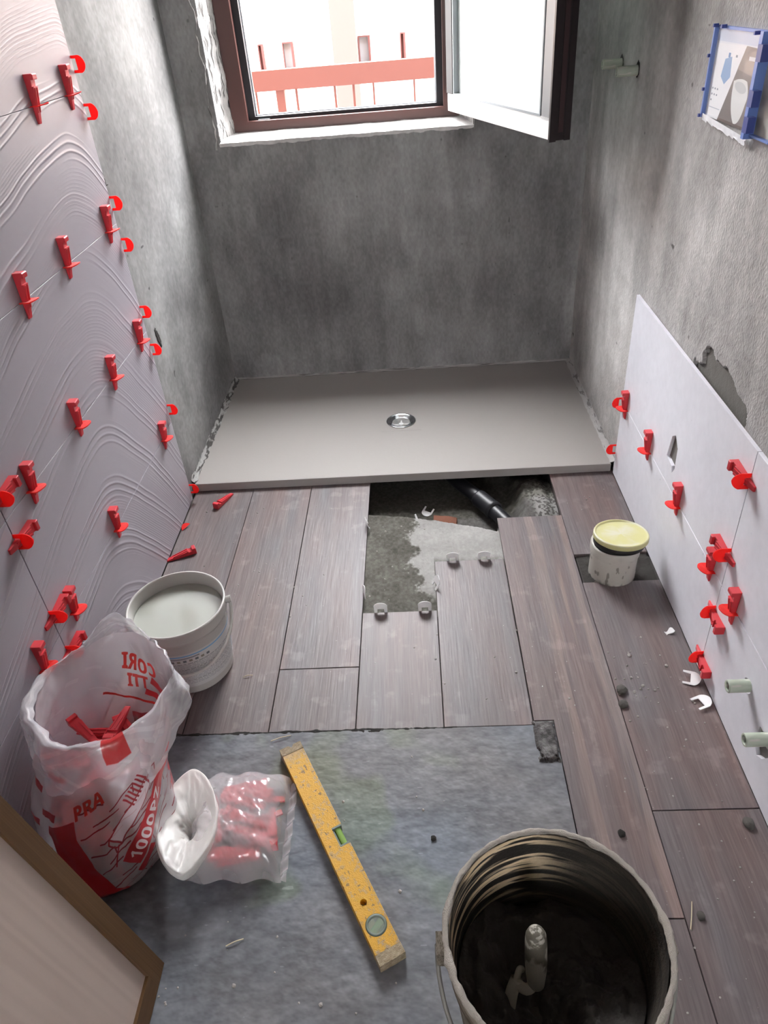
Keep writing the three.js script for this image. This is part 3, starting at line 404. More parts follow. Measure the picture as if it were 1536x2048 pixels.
{ const o = mesh('clip_fragment', displace(new THREE.BoxGeometry(0.022, 0.003, 0.012, 6, 1, 4), (x, y, z) => [x, y + 0.004 * Math.sin(x * 200), z * (1 + 0.4 * Math.sin(x * 300))]), mClipWhite); tag(o, 'crumpled white scrap on the boards against the white tiles', 'scrap'); o.position.set(0.6, 0.003, -1.305); o.rotation.y = 0.3; }

// ---------------------------------------------------------------- white bucket of milky water
{ const g = thing('water_bucket', 'white plastic bucket of cloudy water with a printed label and hanging bail', 'bucket', [-0.602, 0.0, -1.252]);
  const mB = phy({ color: 0xbcb9b4, roughness: 0.4, transmission: 0.12, thickness: 0 }), H = 0.215, R0 = 0.098, R1 = 0.1135;
  mesh('shell', lathe([[0, 0.003], [R0 - 0.004, 0.003], [R0, 0.008], [R1 - 0.003, H - 0.035], [R1 + 0.0015, H - 0.034], [R1 + 0.0015, H - 0.028], [R1, H - 0.026], [R1 + 0.001, H - 0.006], [R1 + 0.0035, H - 0.005], [R1 + 0.0035, H], [R1 - 0.001, H + 0.001], [R1 - 0.003, H - 0.004], [R0 - 0.002, 0.012], [R0 - 0.006, 0.007], [0, 0.006]], 72), mB, g);
  mesh('water', surf(48, 12, (u, v) => { const r = v * (R0 - 0.002 + (R1 - R0 - 0.002) * 0.85), a = -u * Math.PI * 2; return [r * Math.cos(a), 0.182, r * Math.sin(a), u, v]; }), phy({ color: 0xa5a79e, roughness: 0.12 }), g);
  const lab = canvasTex(1024, 512, (c, w, h) => {
    c.fillStyle = '#c4c3c1'; c.fillRect(0, 0, w, h); c.fillStyle = '#6fa9d6'; c.fillRect(0, 26, w, 16); c.fillStyle = '#8a8f94'; c.fillRect(40, 56, 320, 20); for (let i = 0; i < 7; i++) { c.fillStyle = i % 2 ? '#8c8577' : '#6c7074'; c.fillRect(60 + i * 62, 92, 34, 30); }
    for (let r = 0; r < 19; r++) { c.fillStyle = r % 5 ? '#8f9298' : '#54565c'; let x = 44; while (x < 900) { const l = rr(10, 60); c.fillRect(x, 146 + r * 17, l, 6); x += l + rr(6, 14); } } c.fillStyle = '#7da4c6'; c.fillRect(900, 200, 90, 240); });
  mesh('label', surf(40, 8, (u, v) => { const a = lerp(1.75, -0.45, u), y = lerp(0.03, 0.15, v), r = lerp(R0, R1 - 0.003, (y - 0.008) / (H - 0.043)) + 0.0008; return [r * Math.cos(a), y, r * Math.sin(a), u, v]; }), std({ map: lab, roughness: 0.45 }), g);
  const bail = []; for (let i = 0; i <= 24; i++) { const t = i / 24 * Math.PI, a = -0.25 + t; bail.push([(R1 + 0.011) * Math.cos(a), H - 0.022 - 0.098 * Math.pow(Math.sin(t), 0.8), (R1 + 0.011) * Math.sin(a)]); }
  const bm = tube(bail, 0.0042, 60, 8); mesh('bail', bm, mB, g);
  for (const t of [0, Math.PI]) { const a = -0.25 + t, b = new THREE.CylinderGeometry(0.008, 0.009, 0.014, 16); b.rotateZ(Math.PI / 2); b.rotateY(-a); mesh('lug', b.translate((R1 + 0.007) * Math.cos(a), H - 0.02, (R1 + 0.007) * Math.sin(a)), mB, g); }
}

// ---------------------------------------------------------------- yellow spirit level
{ const g = thing('spirit_level', 'worn yellow spirit level smeared with mortar, lying on the slate tile', 'spirit level', [-0.206, 0.0015, -0.7645]); g.rotation.y = -Math.atan2(0.883, 0.469);
  const LW = 0.024, T = 0.0225, E = 0.228;
  const s = poly([[-E, LW], [E, LW], [E, -LW], [0.021, -LW], [0.021, -LW + 0.021], [-0.023, -LW + 0.021], [-0.023, -LW], [-E, -LW]].map(([x, z]) => [x, -z]));
  const circ = (x, z, r) => { const p = new THREE.Path(); p.absellipse(x, -z, r, r, 0, Math.PI * 2, true); s.holes.push(p); }; circ(0.183, 0.0, 0.0195); circ(0.137, 0.003, 0.0062);
  const dirt = colorTex(1024, 128, (u, v) => { const n = fbm(1, u * 60, v * 6, B, B, 4), f = fbm(4, u * 160, v * 18, B, B, 3), e = ss(0.93, 0.985, u + 0.10 * (n - 0.5)) + 1 - ss(0.03, 0.12, u + 0.10 * (n - 0.5)), edge = 1 - ss(0.05, 0.22, 1 - v + 0.16 * (n - 0.5));
    const d = clamp(0.85 * e + ss(0.54, 0.68, 0.75 * n + 0.25 * f) * 0.65 + edge * 0.6 * ss(0.35, 0.5, f)), k = 160 + 40 * (f - 0.5), dk = ss(0.74, 0.78, fbm(6, u * 45, v * 7, B, B, 3)); return [lerp(lerp(203, k + 4, d), 105, dk * 0.7), lerp(lerp(152, k - 22, d), 85, dk * 0.7), lerp(lerp(32, k - 58, d), 60, dk * 0.7)]; });
  const b = extr(s, T - 0.001, { bevelEnabled: true, bevelSize: 0.0005, bevelThickness: 0.0005, bevelOffset: -0.0005, curveSegments: 32 }); { const p = b.attributes.position, q = b.attributes.uv; for (let i = 0; i < p.count; i++) q.setXY(i, p.getX(i) / 0.5 + 0.5, p.getY(i) / 0.05 + 0.5); } b.rotateX(-Math.PI / 2);
  const mY = std({ map: dirt, roughness: 0.5, bumpMap: rep(grain, 6, 0.6), bumpScale: 0.0008 }); mesh('body', b, mY, g).position.y = 0.0005; mesh('web', box(-E + 0.002, E - 0.002, 0.004, 0.0095, -0.002, LW - 0.002), mY, g);
  const mCap = std({ map: colorTex(128, 128, (u, v) => { const n = fbm(3, u * 8, v * 8, 8, 8, 4), k = 150 + 60 * (n - 0.5); return [k + 16, k, k - 26]; }), roughness: 0.9, bumpMap: grain, bumpScale: 0.002 });
  mesh('end_cap', displace(new THREE.BoxGeometry(0.019, T + 0.001, 2 * LW + 0.001, 4, 4, 16), (x, y, z) => [x + E + 0.0095 + 0.002 * (fbm(2, z * 300 + 50, y * 300 + 50, B, B, 2) - 0.5), y + T / 2 + 0.0006, z]), mCap, g);
  mesh('end_cap', displace(new THREE.BoxGeometry(0.019, T + 0.001, 2 * LW + 0.001, 4, 4, 24), (x, y, z) => [x - E - 0.0095 + (x < 0 ? 0.007 * Math.max(0, 1 - Math.abs(z + 0.002) / 0.006) : 0), y + T / 2 + 0.0006, z]), mCap, g);
  const mVial = phy({ color: 0x9fc46a, roughness: 0.15, transmission: 0.35, thickness: 0 }), mHold = std({ color: 0x6f7a70, roughness: 0.5 });
  mesh('centre_vial', merge(new THREE.CylinderGeometry(0.0065, 0.0065, 0.036, 20).rotateZ(Math.PI / 2).translate(-0.001, T * 0.6, -LW + 0.010)), mVial, g);
  mesh('vial_holder', merge(box(-0.023, -0.0195, 0.002, T + 0.0002, -LW + 0.001, -0.003), box(0.0175, 0.021, 0.002, T + 0.0002, -LW + 0.001, -0.003), box(-0.0195, 0.0175, 0.002, T - 0.003, -0.006, -0.003), box(-0.0195, 0.0175, 0.002, 0.005, -LW + 0.002, -0.006)), mHold, g);
  mesh('end_vial', new THREE.CylinderGeometry(0.0062, 0.0062, 0.028, 20).rotateX(Math.PI / 2).rotateY(0.5).translate(0.183, T * 0.62, 0), mVial, g);
  mesh('vial_ring', merge(lathe([[0.0145, T - 0.004], [0.0145, T + 0.0003], [0.0192, T + 0.0006], [0.0194, 0.004], [0, 0.004]], 48).translate(0.183, 0, 0)), mHold, g);
  mesh('vial_cover', new THREE.CylinderGeometry(0.0146, 0.0146, 0.001, 40).translate(0.183, T - 0.0008, 0), phy({ color: 0xdfe8dc, transmission: 0.8, roughness: 0.22, thickness: 0 }), g);
}

// ---------------------------------------------------------------- mortar bucket and the trowel standing in it
const MX = 0.152, MZ = -0.462;
{ const g = thing('mortar_bucket', 'large mortar-crusted bucket of dark wet adhesive in the near corner', 'bucket', [MX, 0.0015, MZ]); const H = 0.297, R1 = 0.152, R0 = 0.128;
  const rAt = (y) => lerp(R0, R1 - 0.002, y / H);
  const outer = std({ map: colorTex(512, 256, (u, v) => { const n = fbm(2, u * 20, v * 10, 20, B, 4), f = fbm(5, u * 60, v * 24, 60, B, 3); const k = lerp(150, 104, ss(0.45, 0.62, n)) + 24 * (f - 0.5); return [k + 2, k - 8, k - 22]; }), roughness: 0.75, bumpMap: rep(grain, 6, 3), bumpScale: 0.001 });
  mesh('shell', lathe([[0, 0], [R0 - 0.004, 0], [R0, 0.004], [rAt(H - 0.07), H - 0.07], [rAt(H - 0.07) + 0.004, H - 0.068], [rAt(H - 0.062) + 0.004, H - 0.062], [rAt(H - 0.06), H - 0.06], [R1 - 0.002, H - 0.002]], 96), outer, g);
  const inner = std({ map: colorTex(1024, 512, (u, v) => { const n = fbm(1, u * 5, v * 16 + u * 1.5, 5, B, 4), f = fbm(4, u * 14, v * 50, 14, B, 4), h = fbm(6, u * 3, v * 3, 3, B, 2); let s = ss(0.44, 0.56, n + 0.25 * (h - 0.5)) * ss(0.30, 0.5, f); s *= ss(0.25, 0.62, v + 0.3 * (h - 0.5)) * (0.12 + 0.88 * ss(0.44, 0.52, u) * (1 - ss(0.72, 0.84, u))); const k = 40 + 18 * (f - 0.5); return [lerp(k, 236, s), lerp(k - 4, 212, s), lerp(k - 8, 176, s)]; }), roughness: 0.7, bumpMap: rep(trowel, 4, 2), bumpScale: 0.003 });
  mesh('inner_wall', surf(96, 40, (u, v) => { const y = lerp(0.05, H - 0.002, v), a = u * Math.PI * 2, r = rAt(y) - 0.003 - 0.002 * fbm(3, u * 20, v * 8, 20, B, 3); return [r * Math.cos(a), y, r * Math.sin(a), u, v]; }, true), inner, g);
  mesh('rim', surf(240, 12, (u, v) => { const a = u * Math.PI * 2, t = v * Math.PI * 2, n = fbm(2, u * 90, v * 3, 90, 3, 3), q = fbm(5, u * 22, 1, 22, B, 3), r = 0.0034 + 0.0045 * (n - 0.35) + 0.009 * Math.max(0, q - 0.58); return [(R1 - 0.001 + r * Math.cos(t)) * Math.cos(a), H + r * 0.9 * Math.sin(t) - 0.001, (R1 - 0.001 + r * Math.cos(t)) * Math.sin(a), u * 20, v]; }, true), std({ color: 0xb3aca2, roughness: 0.95, bumpMap: grain, bumpScale: 0.002 }), g);
  const bail = []; for (let i = 0; i <= 30; i++) { const t = i / 30 * Math.PI, a = Math.PI + 0.06 - t; bail.push([(R1 + 0.012) * Math.cos(a), H - 0.045 - 0.13 * Math.sin(t), (R1 + 0.010) * Math.sin(a)]); }
  mesh('bail', tube(bail, 0.0032, 60, 8), std({ color: 0x8d8b86, metalness: 0.3, roughness: 0.6 }), g);
  for (const k of [-1, 1]) mesh('lug', box(Math.min(k * (R1 - 0.004), k * (R1 + 0.013)), Math.max(k * (R1 - 0.004), k * (R1 + 0.013)), H - 0.062, H - 0.028, -0.02, 0.012), outer, g);
  mesh('mortar', surf(90, 40, (u, v) => { const a = u * Math.PI * 2, r = v * (rAt(0.13) - 0.004), x = r * Math.cos(a), z = r * Math.sin(a), n = fbm(3, x * 22 + 30, z * 22 + 30, B, B, 4), m = fbm(6, x * 60 + 30, z * 60 + 30, B, B, 3); return [x, 0.125 + 0.08 * (n - 0.5) + 0.02 * (m - 0.5) + 0.05 * ss(0.02, 0.1, x) * ss(-0.12, 0.06, z) + 0.035 * ss(-0.02, -0.11, x), z, x * 4, z * 4]; }, true), std({ color: 0x3c3834, roughness: 0.7, bumpMap: grain, bumpScale: 0.003 }), g);
}
{ const g = thing('trowel', 'trowel stuck in the mortar bucket with its pale worn handle upright', 'trowel', [0.131, 0.155, -0.456]); g.rotation.set(-0.2, 0, 0.02);
  const mH = std({ map: colorTex(128, 256, (u, v) => { const n = fbm(3, u * 6, v * 9, 6, B, 4), k = lerp(176, 96, ss(0.48, 0.62, n + 0.35 * (0.45 - v))); return [k, k - 5, k - 16]; }), roughness: 0.55, bumpMap: grain, bumpScale: 0.001 });
  mesh('handle', lathe([[0, 0.122], [0.006, 0.1215], [0.0115, 0.118], [0.0148, 0.11], [0.0158, 0.095], [0.0162, 0.06], [0.015, 0.03], [0.0125, 0.004], [0.009, 0]], 32), mH, g);
  mesh('tang', merge(tube([[0, 0.006, 0], [-0.014, 0.0, 0.006], [-0.03, 0.006, 0.0]], 0.008, 10, 10), tube([[-0.027, 0.010, -0.004], [-0.035, -0.004, 0.004], [-0.043, -0.045, 0.012]], 0.0095, 12, 10), tube([[-0.03, 0.004, 0.0], [-0.022, 0.014, -0.014], [-0.018, 0.006, -0.02]], 0.005, 10, 10)), std({ color: 0xb3ad9f, roughness: 0.8 }), g);
  mesh('blade', box(-0.09, 0.02, -0.052, -0.05, -0.03, 0.06), std({ color: 0x55524c, metalness: 0.4, roughness: 0.6 }), g);
}

// ---------------------------------------------------------------- panel leaning in the near left corner
{ const g = thing('door_leaf', 'beige panel with brown wooden edge strips leaning on the left wall', 'panel', [-0.5, 0.0035, -0.553]); g.rotation.z = 0.1815;
  const beige = std({ map: colorTex(256, 256, (u, v) => { const k = 182 + 14 * (nz[2](u * 128, v * 4, 128, 4) - 0.5) + 10 * (fbm(4, u * 8, v * 8, 8, 8, 3) - 0.5); return [k + 5, k - 12, k - 22]; }), roughness: 0.7 }), edge = std({ map: colorTex(128, 512, (u, v) => { const k = 72 + 26 * (fbm(2, u * 20, v * 6, 20, 6, 3) - 0.5); return [k + 18, k - 8, k - 34]; }), roughness: 0.45 });
  mesh('panel_face', box(-0.03, 0, 0.002, 1.28, 0.002, 0.85), beige, g); mesh('edge_strip', box(-0.034, 0.006, 0, 1.3, 0, 0.036), edge, g); mesh('edge_strip', box(-0.034, 0.006, 0, 0.04, 0.036, 0.86), edge, g); mesh('edge_strip', box(-0.034, 0.006, 1.262, 1.3, 0.036, 0.86), edge, g); }
//PART5
// wedges laid in layers without touching: centre, half sizes of the field, heights, tries per layer
function layWedges(c, rx, rz, ys, n, label, group, square) {
  const laid = [], near = (a, b) => { let m = 9; for (let i = -4; i <= 4; i++) for (let k = -4; k <= 4; k++) m = Math.min(m, Math.hypot(a[0] + a[3] * i * 0.0115 - b[0] - b[3] * k * 0.0115, a[1] - b[1], a[2] + a[4] * i * 0.0115 - b[2] - b[4] * k * 0.0115)); return m; };
  for (const y of ys) for (let t = 0, got = 0; t < 5000 && got < n; t++) { const a = rr(0, 6.283), r = Math.sqrt(rnd()), yaw = rr(0, 6.283), p = [c[0] + (square ? rr(-rx, rx) : r * rx * Math.cos(a)), y, c[1] + (square ? rr(-rz, rz) : r * rz * Math.sin(a)), Math.sin(yaw), Math.cos(yaw)]; if (square && (Math.abs(p[0] - c[0]) + 0.045 * Math.abs(p[3]) > square[0] || Math.abs(p[2] - c[1]) + 0.045 * Math.abs(p[4]) > square[1])) continue; if (laid.some((b) => Math.abs(b[1] - y) < 0.03 && near(p, b) < 0.0198)) continue; got++; laid.push(p);
    const o = mesh('bagged_wedge', wedgeGeo, mWedge); o.rotation.set(-Math.PI / 2, yaw, 0, 'YXZ'); o.position.set(p[0] + 0.014 * p[3], y - 0.01, p[2] + 0.014 * p[4]); tag(o, label, 'wedge', group); }
}
// ---------------------------------------------------------------- large printed bag of red wedges, its mouth rolled outward
{ const g = thing('wedge_bag', 'large translucent plastic bag with red print and 1000PZ, mouth rolled open, full of wedges', 'bag', [0, 0.0015, 0]);
  const RED = '#c8282c';
  const print = canvasTex(1536, 768, (c, w, h) => {                   // u once round the bag (0.5 faces the room), v from the floor up
    const mm = w / 820; c.clearRect(0, 0, w, h); c.fillStyle = 'rgba(232,222,226,0.5)'; c.fillRect(0, 0, w, h); for (let i = 0; i < 90; i++) { c.fillStyle = `rgba(255,255,255,${rr(0.02, 0.08)})`; c.save(); c.translate(rr(0, w), rr(0, h)); c.rotate(rr(-1, 1)); c.fillRect(0, 0, rr(40, 200), rr(3, 16)); c.restore(); }
    c.translate(w / 2, h / 2); c.lineCap = 'round'; c.lineJoin = 'round';
    c.fillStyle = 'rgba(196,34,42,0.96)'; c.beginPath(); c.moveTo(-150 * mm, -40 * mm); c.lineTo(-98 * mm, -56 * mm); c.lineTo(8 * mm, 190 * mm); c.lineTo(-56 * mm, 190 * mm); c.fill();          // broad stripe
    c.strokeStyle = 'rgba(120,24,36,0.95)'; c.lineWidth = 2.4 * mm;                                                       // bricks
    for (let r = 0; r < 13; r++) for (let k = 0; k < 4; k++) { const x = -92 * mm + k * 58 * mm + (r % 2) * 26 * mm + r * 7 * mm, y = -66 * mm + r * 19 * mm; if (x > 150 * mm) continue; c.beginPath(); c.moveTo(x, y); let px = x, py = y; for (let s = 0; s < 5; s++) { px += rr(7, 11) * mm; py += rr(-7, 0.5) * mm; c.lineTo(px, py); } c.stroke(); if (rnd() < 0.4) { c.beginPath(); c.moveTo(px, py); c.lineTo(px + rr(3, 7) * mm, py + rr(13, 19) * mm); c.stroke(); } }
    c.save(); c.translate(60 * mm, 0 * mm); c.rotate(-0.80); c.fillStyle = 'rgba(190,34,44,0.97)'; c.fillRect(-78 * mm, -22 * mm, 176 * mm, 40 * mm); c.fillRect(-92 * mm, 22 * mm, 50 * mm, 14 * mm); c.fillStyle = '#ead6da'; c.font = `bold ${33 * mm}px sans-serif`; c.textAlign = 'left'; c.textBaseline = 'middle'; c.fillText('1000PZ', -70 * mm, -1 * mm);
    c.strokeStyle = 'rgba(150,26,38,0.97)'; c.lineWidth = 2.6 * mm; c.strokeRect(-52 * mm, -74 * mm, 92 * mm, 34 * mm); c.fillStyle = 'rgba(232,214,220,0.8)'; c.fillRect(-50 * mm, -72 * mm, 88 * mm, 30 * mm); c.beginPath(); c.moveTo(-52 * mm, -40 * mm); c.lineTo(-60 * mm, -48 * mm); c.lineTo(-60 * mm, -68 * mm); c.lineTo(-52 * mm, -74 * mm); c.moveTo(-56 * mm, -46 * mm); c.lineTo(-88 * mm, -30 * mm); c.stroke(); for (let i = 0; i < 7; i++) { c.beginPath(); c.moveTo((6 + i * 6) * mm, -68 * mm); c.lineTo((2 + i * 6) * mm, -98 * mm); c.stroke(); } c.restore();
    c.save(); c.rotate(-0.45); c.fillStyle = 'rgba(204,46,34,0.97)'; c.font = `900 ${30 * mm}px sans-serif`; c.fillText('PRA', -64 * mm, -92 * mm); c.restore();
    c.save(); c.translate(0.36 * w, 0); c.fillStyle = 'rgba(206,44,38,0.97)'; c.font = `italic 900 ${38 * mm}px sans-serif`; c.textAlign = 'center'; c.rotate(-0.12); c.fillText('CORI', 0, -128 * mm); c.font = `italic 900 ${34 * mm}px sans-serif`; c.fillText('TTI', 0, -96 * mm); c.fillRect(-150 * mm, -74 * mm, 230 * mm, 4 * mm); c.fillStyle = 'rgba(150,50,58,0.93)'; c.beginPath(); c.moveTo(-150 * mm, 30 * mm); c.lineTo(-70 * mm, -66 * mm); c.lineTo(10 * mm, -40 * mm); c.lineTo(-10 * mm, 80 * mm); c.fill(); c.fillStyle = 'rgba(200,180,186,0.9)'; c.beginPath(); c.arc(-66 * mm, 0, 26 * mm, 0, 7); c.fill(); c.restore();
    for (const dx of [-170 * mm, 215 * mm]) { c.fillStyle = 'rgba(196,40,48,0.93)'; for (let i = 0; i < 6; i++) { c.save(); c.translate(dx + rr(-40, 40) * mm, (-110 + i * 28) * mm); c.rotate(rr(-0.4, 0.1)); c.fillRect(-26 * mm, -6 * mm, rr(30, 56) * mm, rr(8, 18) * mm); c.restore(); } }
  });
  const film = phy({ map: print, transparent: true, roughness: 0.3, clearcoat: 0.4, clearcoatRoughness: 0.2, side: THREE.DoubleSide });
  const cuffTex = canvasTex(1024, 128, (c, w, h) => { c.fillStyle = 'rgba(242,238,244,0.44)'; c.fillRect(0, 0, w, h); for (let i = 0; i < 160; i++) { c.fillStyle = `rgba(255,255,255,${rr(0.03, 0.14)})`; c.save(); c.translate(rr(0, w), rr(0, h)); c.rotate(rr(-0.6, 0.6)); c.fillRect(0, 0, rr(30, 160), rr(2, 12)); c.restore(); } c.fillStyle = 'rgba(200,40,44,0.85)'; c.fillRect(0.435 * w, 0.38 * h, 0.05 * w, 0.62 * h); });
  const cuffFilm = phy({ map: cuffTex, transparent: true, roughness: 0.25, clearcoat: 0.5, clearcoatRoughness: 0.15, side: THREE.DoubleSide });
  const A0 = 0.9;                                                      // direction of the front, from +x towards +z
  const rings = [[0.0, -0.655, -0.795, 0.07, 0.08], [0.004, -0.655, -0.795, 0.108, 0.128], [0.03, -0.657, -0.797, 0.126, 0.142], [0.10, -0.656, -0.806, 0.130, 0.144], [0.17, -0.65, -0.822, 0.130, 0.136], [0.235, -0.632, -0.852, 0.124, 0.124], [0.285, -0.624, -0.882, 0.12, 0.12], [0.325, -0.622, -0.906, 0.122, 0.126]];
  const at2 = (t) => { const k = t * (rings.length - 1), i = Math.min(rings.length - 2, Math.floor(k)), f = k - i; return rings[i].map((v, j) => lerp(v, rings[i + 1][j], f)); };
  const tilt = (y, z, cz) => y - 0.10 * ss(0.13, 0.30, y) * (z - cz);
  const fold = (u, t) => 0.03 * (fbm(2, u * 9, t * 4, 9, B, 3) - 0.5) * ss(0.02, 0.3, t) + 0.012 * (fbm(5, u * 24, t * 9, 24, B, 3) - 0.5) * ss(0.02, 0.2, t);
  const lim = (x) => Math.max(x, TL + 0.004);
  const bodyAt = (u, t) => { const [y, cx, cz, rx, rz] = at2(t), a = A0 + (u - 0.5) * Math.PI * 2, f = 1 + fold(u, t) / 0.13, z = cz + rz * f * Math.sin(a); return [lim(cx + rx * f * Math.cos(a)), tilt(y, z, cz), z]; };
  mesh('bag_film', surf(150, 70, (u, v) => [...bodyAt(1 - u, v), u, v], true), film, g);
  const prof = [[0, 0], [0.006, 0.007], [0.014, 0.006], [0.022, -0.012], [0.026, -0.04], [0.032, -0.078], [0.038, -0.105]];
  mesh('rolled_cuff', surf(160, 18, (u, v) => { const k = v * (prof.length - 1), i = Math.min(prof.length - 2, Math.floor(k)), f = k - i, o = lerp(prof[i][0], prof[i + 1][0], f), dy = lerp(prof[i][1], prof[i + 1][1], f), uu = 1 - u, b = bodyAt(uu, 1), a = A0 + (uu - 0.5) * Math.PI * 2, w = 0.022 * (fbm(3, uu * 16, v * 2.5, 16, B, 3) - 0.5) * (0.4 + v) + 0.008 * (fbm(6, uu * 40, v * 5, 40, B, 2) - 0.5), side = 0.30 + 0.95 * ss(-0.3, 0.9, Math.cos(a - 2.0)), peak = 0.035 * Math.exp(-(((a + 1.75) / 0.35) ** 2)) * (1 - v * 0.6);
    return [lim(b[0] + (o * side + w) * Math.cos(a)), b[1] + dy * (0.55 + 0.5 * side) * (1 + 0.25 * Math.sin(a * 2 + 1)) + 0.4 * w + peak, b[2] + (o * side + w) * Math.sin(a) - peak * 0.6, u, v]; }, true), cuffFilm, g);
  // the wedges in it: a heap, those on top one by one
  const core = [], q = new THREE.Matrix4(), inBag = (k) => at2(k <= 0.10 ? (k < 0.03 ? 0.286 : lerp(0.286, 0.4286, (k - 0.03) / 0.07)) : k <= 0.17 ? lerp(0.4286, 0.5714, (k - 0.10) / 0.07) : lerp(0.5714, 0.7143, Math.min(1, (k - 0.17) / 0.065)));
  for (let i = 0; i < 260; i++) { const y = rr(0.018, 0.150), a = rr(0, 6.283), r = Math.sqrt(rnd()), c = inBag(y), m = wedgeGeo.clone().translate(0, -0.014, -0.01); q.makeRotationFromEuler(new THREE.Euler(-Math.PI / 2 + rr(-0.12, 0.12), rr(0, 6.28), rr(-0.3, 0.3), 'YXZ')); q.setPosition(Math.max(TL + 0.055, c[1] + r * (c[3] - 0.062) * Math.cos(a)), y, c[2] + r * (c[4] - 0.062) * Math.sin(a)); core.push(m.applyMatrix4(q)); }
  layWedges([-0.648, -0.85], 0.066, 0.066, [0.172, 0.194, 0.216], 14, 'red levelling wedge on top of the heap in the big open bag', 'red wedges on top in the big bag');
  const o = mesh('wedge_heap', merge(...core), mWedge); tag(o, 'heap of red wedges filling the lower half of the big printed bag', 'wedges'); o.userData.kind = 'stuff';
}
// ---------------------------------------------------------------- small clear bag of wedges lying on the slate
{ const g = thing('small_wedge_bag', 'small clear plastic bag of red wedges lying open beside the spirit level', 'bag', [-0.4, 0.0015, -0.8]);
  const film = phy({ color: 0xf0e8ec, transparent: true, opacity: 0.33, roughness: 0.2, clearcoat: 0.8, clearcoatRoughness: 0.08, side: THREE.DoubleSide });
  const white = phy({ color: 0xe9e6e2, transparent: true, opacity: 0.82, roughness: 0.35, side: THREE.DoubleSide });
  const hw = 0.093, hl = 0.106, H = 0.078, wr = (x, z) => 0.007 * (fbm(3, x * 40 + 20, z * 40 + 20, B, B, 4) - 0.5) + 0.002 * (fbm(6, x * 120 + 40, z * 90 + 40, B, B, 2) - 0.5);
  mesh('bag_film', merge(surf(60, 70, (u, v) => { const x = lerp(-1, 1, u), z = lerp(-1, 1, v), k = Math.pow(Math.max(0, 1 - Math.abs(x) ** 5), 0.5) * Math.pow(Math.max(0, 1 - Math.abs(z) ** 5), 0.5); return [x * hw * (1 + 0.04 * Math.sin(z * 9)), Math.max(0.001, 0.003 + H * k + wr(x * hw, z * hl) * Math.min(1, k * 3) * 1.4), z * hl * (1 + 0.04 * Math.sin(x * 8)), u, v]; }),
    surf(6, 50, (u, v) => { const z = lerp(-1, 1, v); return [hw * 0.97 + u * (0.014 + 0.016 * ss(0.75, 1, -z)), 0.005 + 0.012 * ss(0.6, 1, -z) * u + 0.004 * Math.sin(z * 20 + u * 3), z * hl * 1.02, u, v]; })), film, g);
  const lens = (k, th) => [0.064 * k * 0.5 * (Math.cos(th) + Math.cos(th) * Math.abs(Math.cos(th))), 0.112 * k * Math.sin(th)];
  const prof = [[0.10, -0.012], [0.20, 0.012], [0.32, 0.035], [0.55, 0.046], [0.80, 0.055], [0.95, 0.060], [1.0, 0.056], [1.0, 0.044], [0.94, 0.026], [0.86, 0.012]];
  mesh('opened_mouth', surf(90, 36, (u, v) => { const th = -u * Math.PI * 2, k = v * (prof.length - 1), i = Math.min(prof.length - 2, Math.floor(k)), f = k - i, r = lerp(prof[i][0], prof[i + 1][0], f), y = lerp(prof[i][1], prof[i + 1][1], f), [x, z] = lens(Math.max(r, 0.1), th), n = 0.010 * (fbm(2, u * 14, v * 4, 14, B, 3) - 0.5) + 0.012 * (fbm(5, u * 10, v * 9, 10, B, 3) - 0.5) * (1 - v); return [-0.092 + x + n + z * 0.12, Math.max(0.002, y + 0.022 + n + (v < 0.15 ? 0.004 : 0) + x * 0.15), 0.02 + z + n * 0.5, u, v]; }, true), white, g);
  layWedges([-0.392, -0.8], 0.06, 0.08, [0.0125, 0.0335, 0.0530], 13, 'red levelling wedge seen through the small clear bag', 'red wedges in the small bag', [0.074, 0.086]);
}
